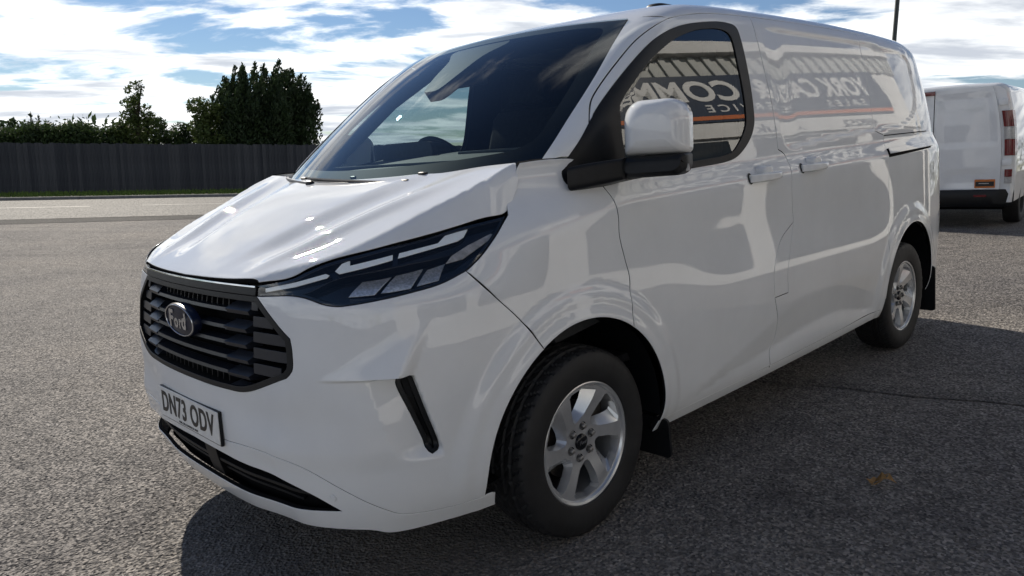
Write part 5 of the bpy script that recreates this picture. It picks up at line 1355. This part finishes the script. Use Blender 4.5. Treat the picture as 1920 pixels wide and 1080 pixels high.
# far tree line closing the horizon
a = RNG.uniform(-1.9, 1.9, 9000); r = RNG.uniform(150, 175, 9000); hgt = 5+2.2*np.sin(a*9)+1.5*np.sin(a*23+1)+.8*np.sin(a*61)
C = np.c_[r*np.sin(a), r*np.cos(a), -.3+hgt*RNG.uniform(0, 1, 9000)**.7]
tag(obj('distant_trees', quads('distant_trees', C, .8), M['hedge']), 'far off line of trees along the horizon', 'trees', kind='stuff')

# ------------------------------------------------------------------ sales building behind the camera's right shoulder, seen mirrored in the van's side
M['cladding'] = simple('pale_profiled_cladding', (.50, .51, .48), .45, 0, .4, .08, 3)
M['signblue'] = simple('navy_sign_board', (.012, .028, .060), .35, 0, .5, .1, 4)
M['signwhite'] = simple('white_sign_lettering', (.80, .80, .78), .4, 0, .4, .03)
M['signorange'] = simple('orange_sign_stripe', (.62, .17, .05), .4, 0, .4, .05)
M['shopwhite'] = simple('white_render_wall', (.76, .76, .74), .7, 0, .3, .08, 2)
M['shopglass'] = simple('dark_shop_glass', (.02, .025, .03), .05, 0, .5, .2)
def building():
    c = Vector((9.79, 8.49, 0)); right = Vector((-.51, -.86, 0)).normalized(); up = Vector((0, 0, 1)); n = right.cross(up)
    z0 = float(gz(8.5, 6.))
    m = Matrix(((right.x, n.x, 0, c.x), (right.y, n.y, 0, c.y), (0, 0, 1, z0), (0, 0, 0, 1)))   # local x right, y towards the van, z up
    b = empty('sales_building', 'sales building with ribbed cladding and long navy sign, mirrored in the white van', 'building', matrix=m)
    W0, W1 = -2.6, 15.5; o = -z0  # right end lengthened out of view to bounce fill light onto the van
    def bx(name, x0, x1, y0, y1, z0_, z1_, mm, par=b): return obj(name, box_me(name, (x1-x0, y1-y0, z1_-z0_), .004, 1, ((x0+x1)/2, (y0+y1)/2, (z0_+z1_)/2)), M[mm], par)
    bx('wall', W0, W1, -6, -.02, -.6, 2.75+o, 'shopwhite')
    bx('upper_wall', W0, W1, -6, -.025, 2.76+o, 5.0+o, 'shopwhite')
    for k in range(5): bx('shop_window', W0+.5+k*3.15, W0+3.1+k*3.15, -.018, .02, .25, 2.2, 'shopglass')
    bx('white_band', W0, W1, -.02, .06, 2.77+o, 3.15+o, 'shopwhite')
    bx('eaves_fascia', W0-.1, W1+.1, -.02, .20, 5.02+o, 5.36+o, 'shopwhite')
    k = W0
    while k < W1-.2:
        bx('cladding_rib', k, k+.15, -.022, .06, 4.47+o, 5.01+o, 'cladding'); bx('cladding_pan', k+.151, k+.319, -.022, .012, 4.47+o, 5.01+o, 'cladding'); k += .32
    s = empty('sign'); s.parent = b
    bx('sign_board', W0+1.9, W1-.3, -.02, .09, 3.16+o, 4.46+o, 'signblue', s)
    bx('sign_stripe', W0+1.9, W1-.3, .091, .10, 3.22+o, 3.33+o, 'signorange', s)
    def txt(name, body, x0, x1, zc, h, off, mm='signwhite', yy=.094, sp_=1.):
        me = text_me(name, body, 1., .006, off, 1., 'LEFT', sp_); q = np.array([v.co for v in me.vertices]); lo, hi = q.min(0), q.max(0)
        me.transform(Matrix.Diagonal(((x1-x0)/(hi[0]-lo[0]), h/(hi[1]-lo[1]), 1, 1)) @ Matrix.Translation((-lo[0], -(lo[1]+hi[1])/2, 0)))
        me.transform(Matrix(((1, 0, 0, x0), (0, 0, 1, yy), (0, 1, 0, zc), (0, 0, 0, 1))))
        return obj(name, me, M[mm], s)
    txt('sign_name', 'YORK CAR', -.2, 2.52, 4.02+o, .58, .03)
    txt('sign_name', '&', 2.70, 3.12, 4.02+o, .58, .03)
    txt('sign_name', 'COMMERCIAL', 3.46, 8.1, 4.02+o, .58, .03)
    txt('sign_services', 'SALES', .25, 1.45, 3.53+o, .20, .01, sp_=1.5)
    txt('sign_services', 'SERVICE', 2.70, 4.36, 3.53+o, .20, .01, sp_=1.5)
    txt('sign_contact', '488252', .2, 1.3, 2.93+o, .20, .0, 'signblue', .064)
    txt('sign_contact', '.co.uk', 2.4, 3.6, 2.93+o, .22, .0, 'signblue', .064)
building()
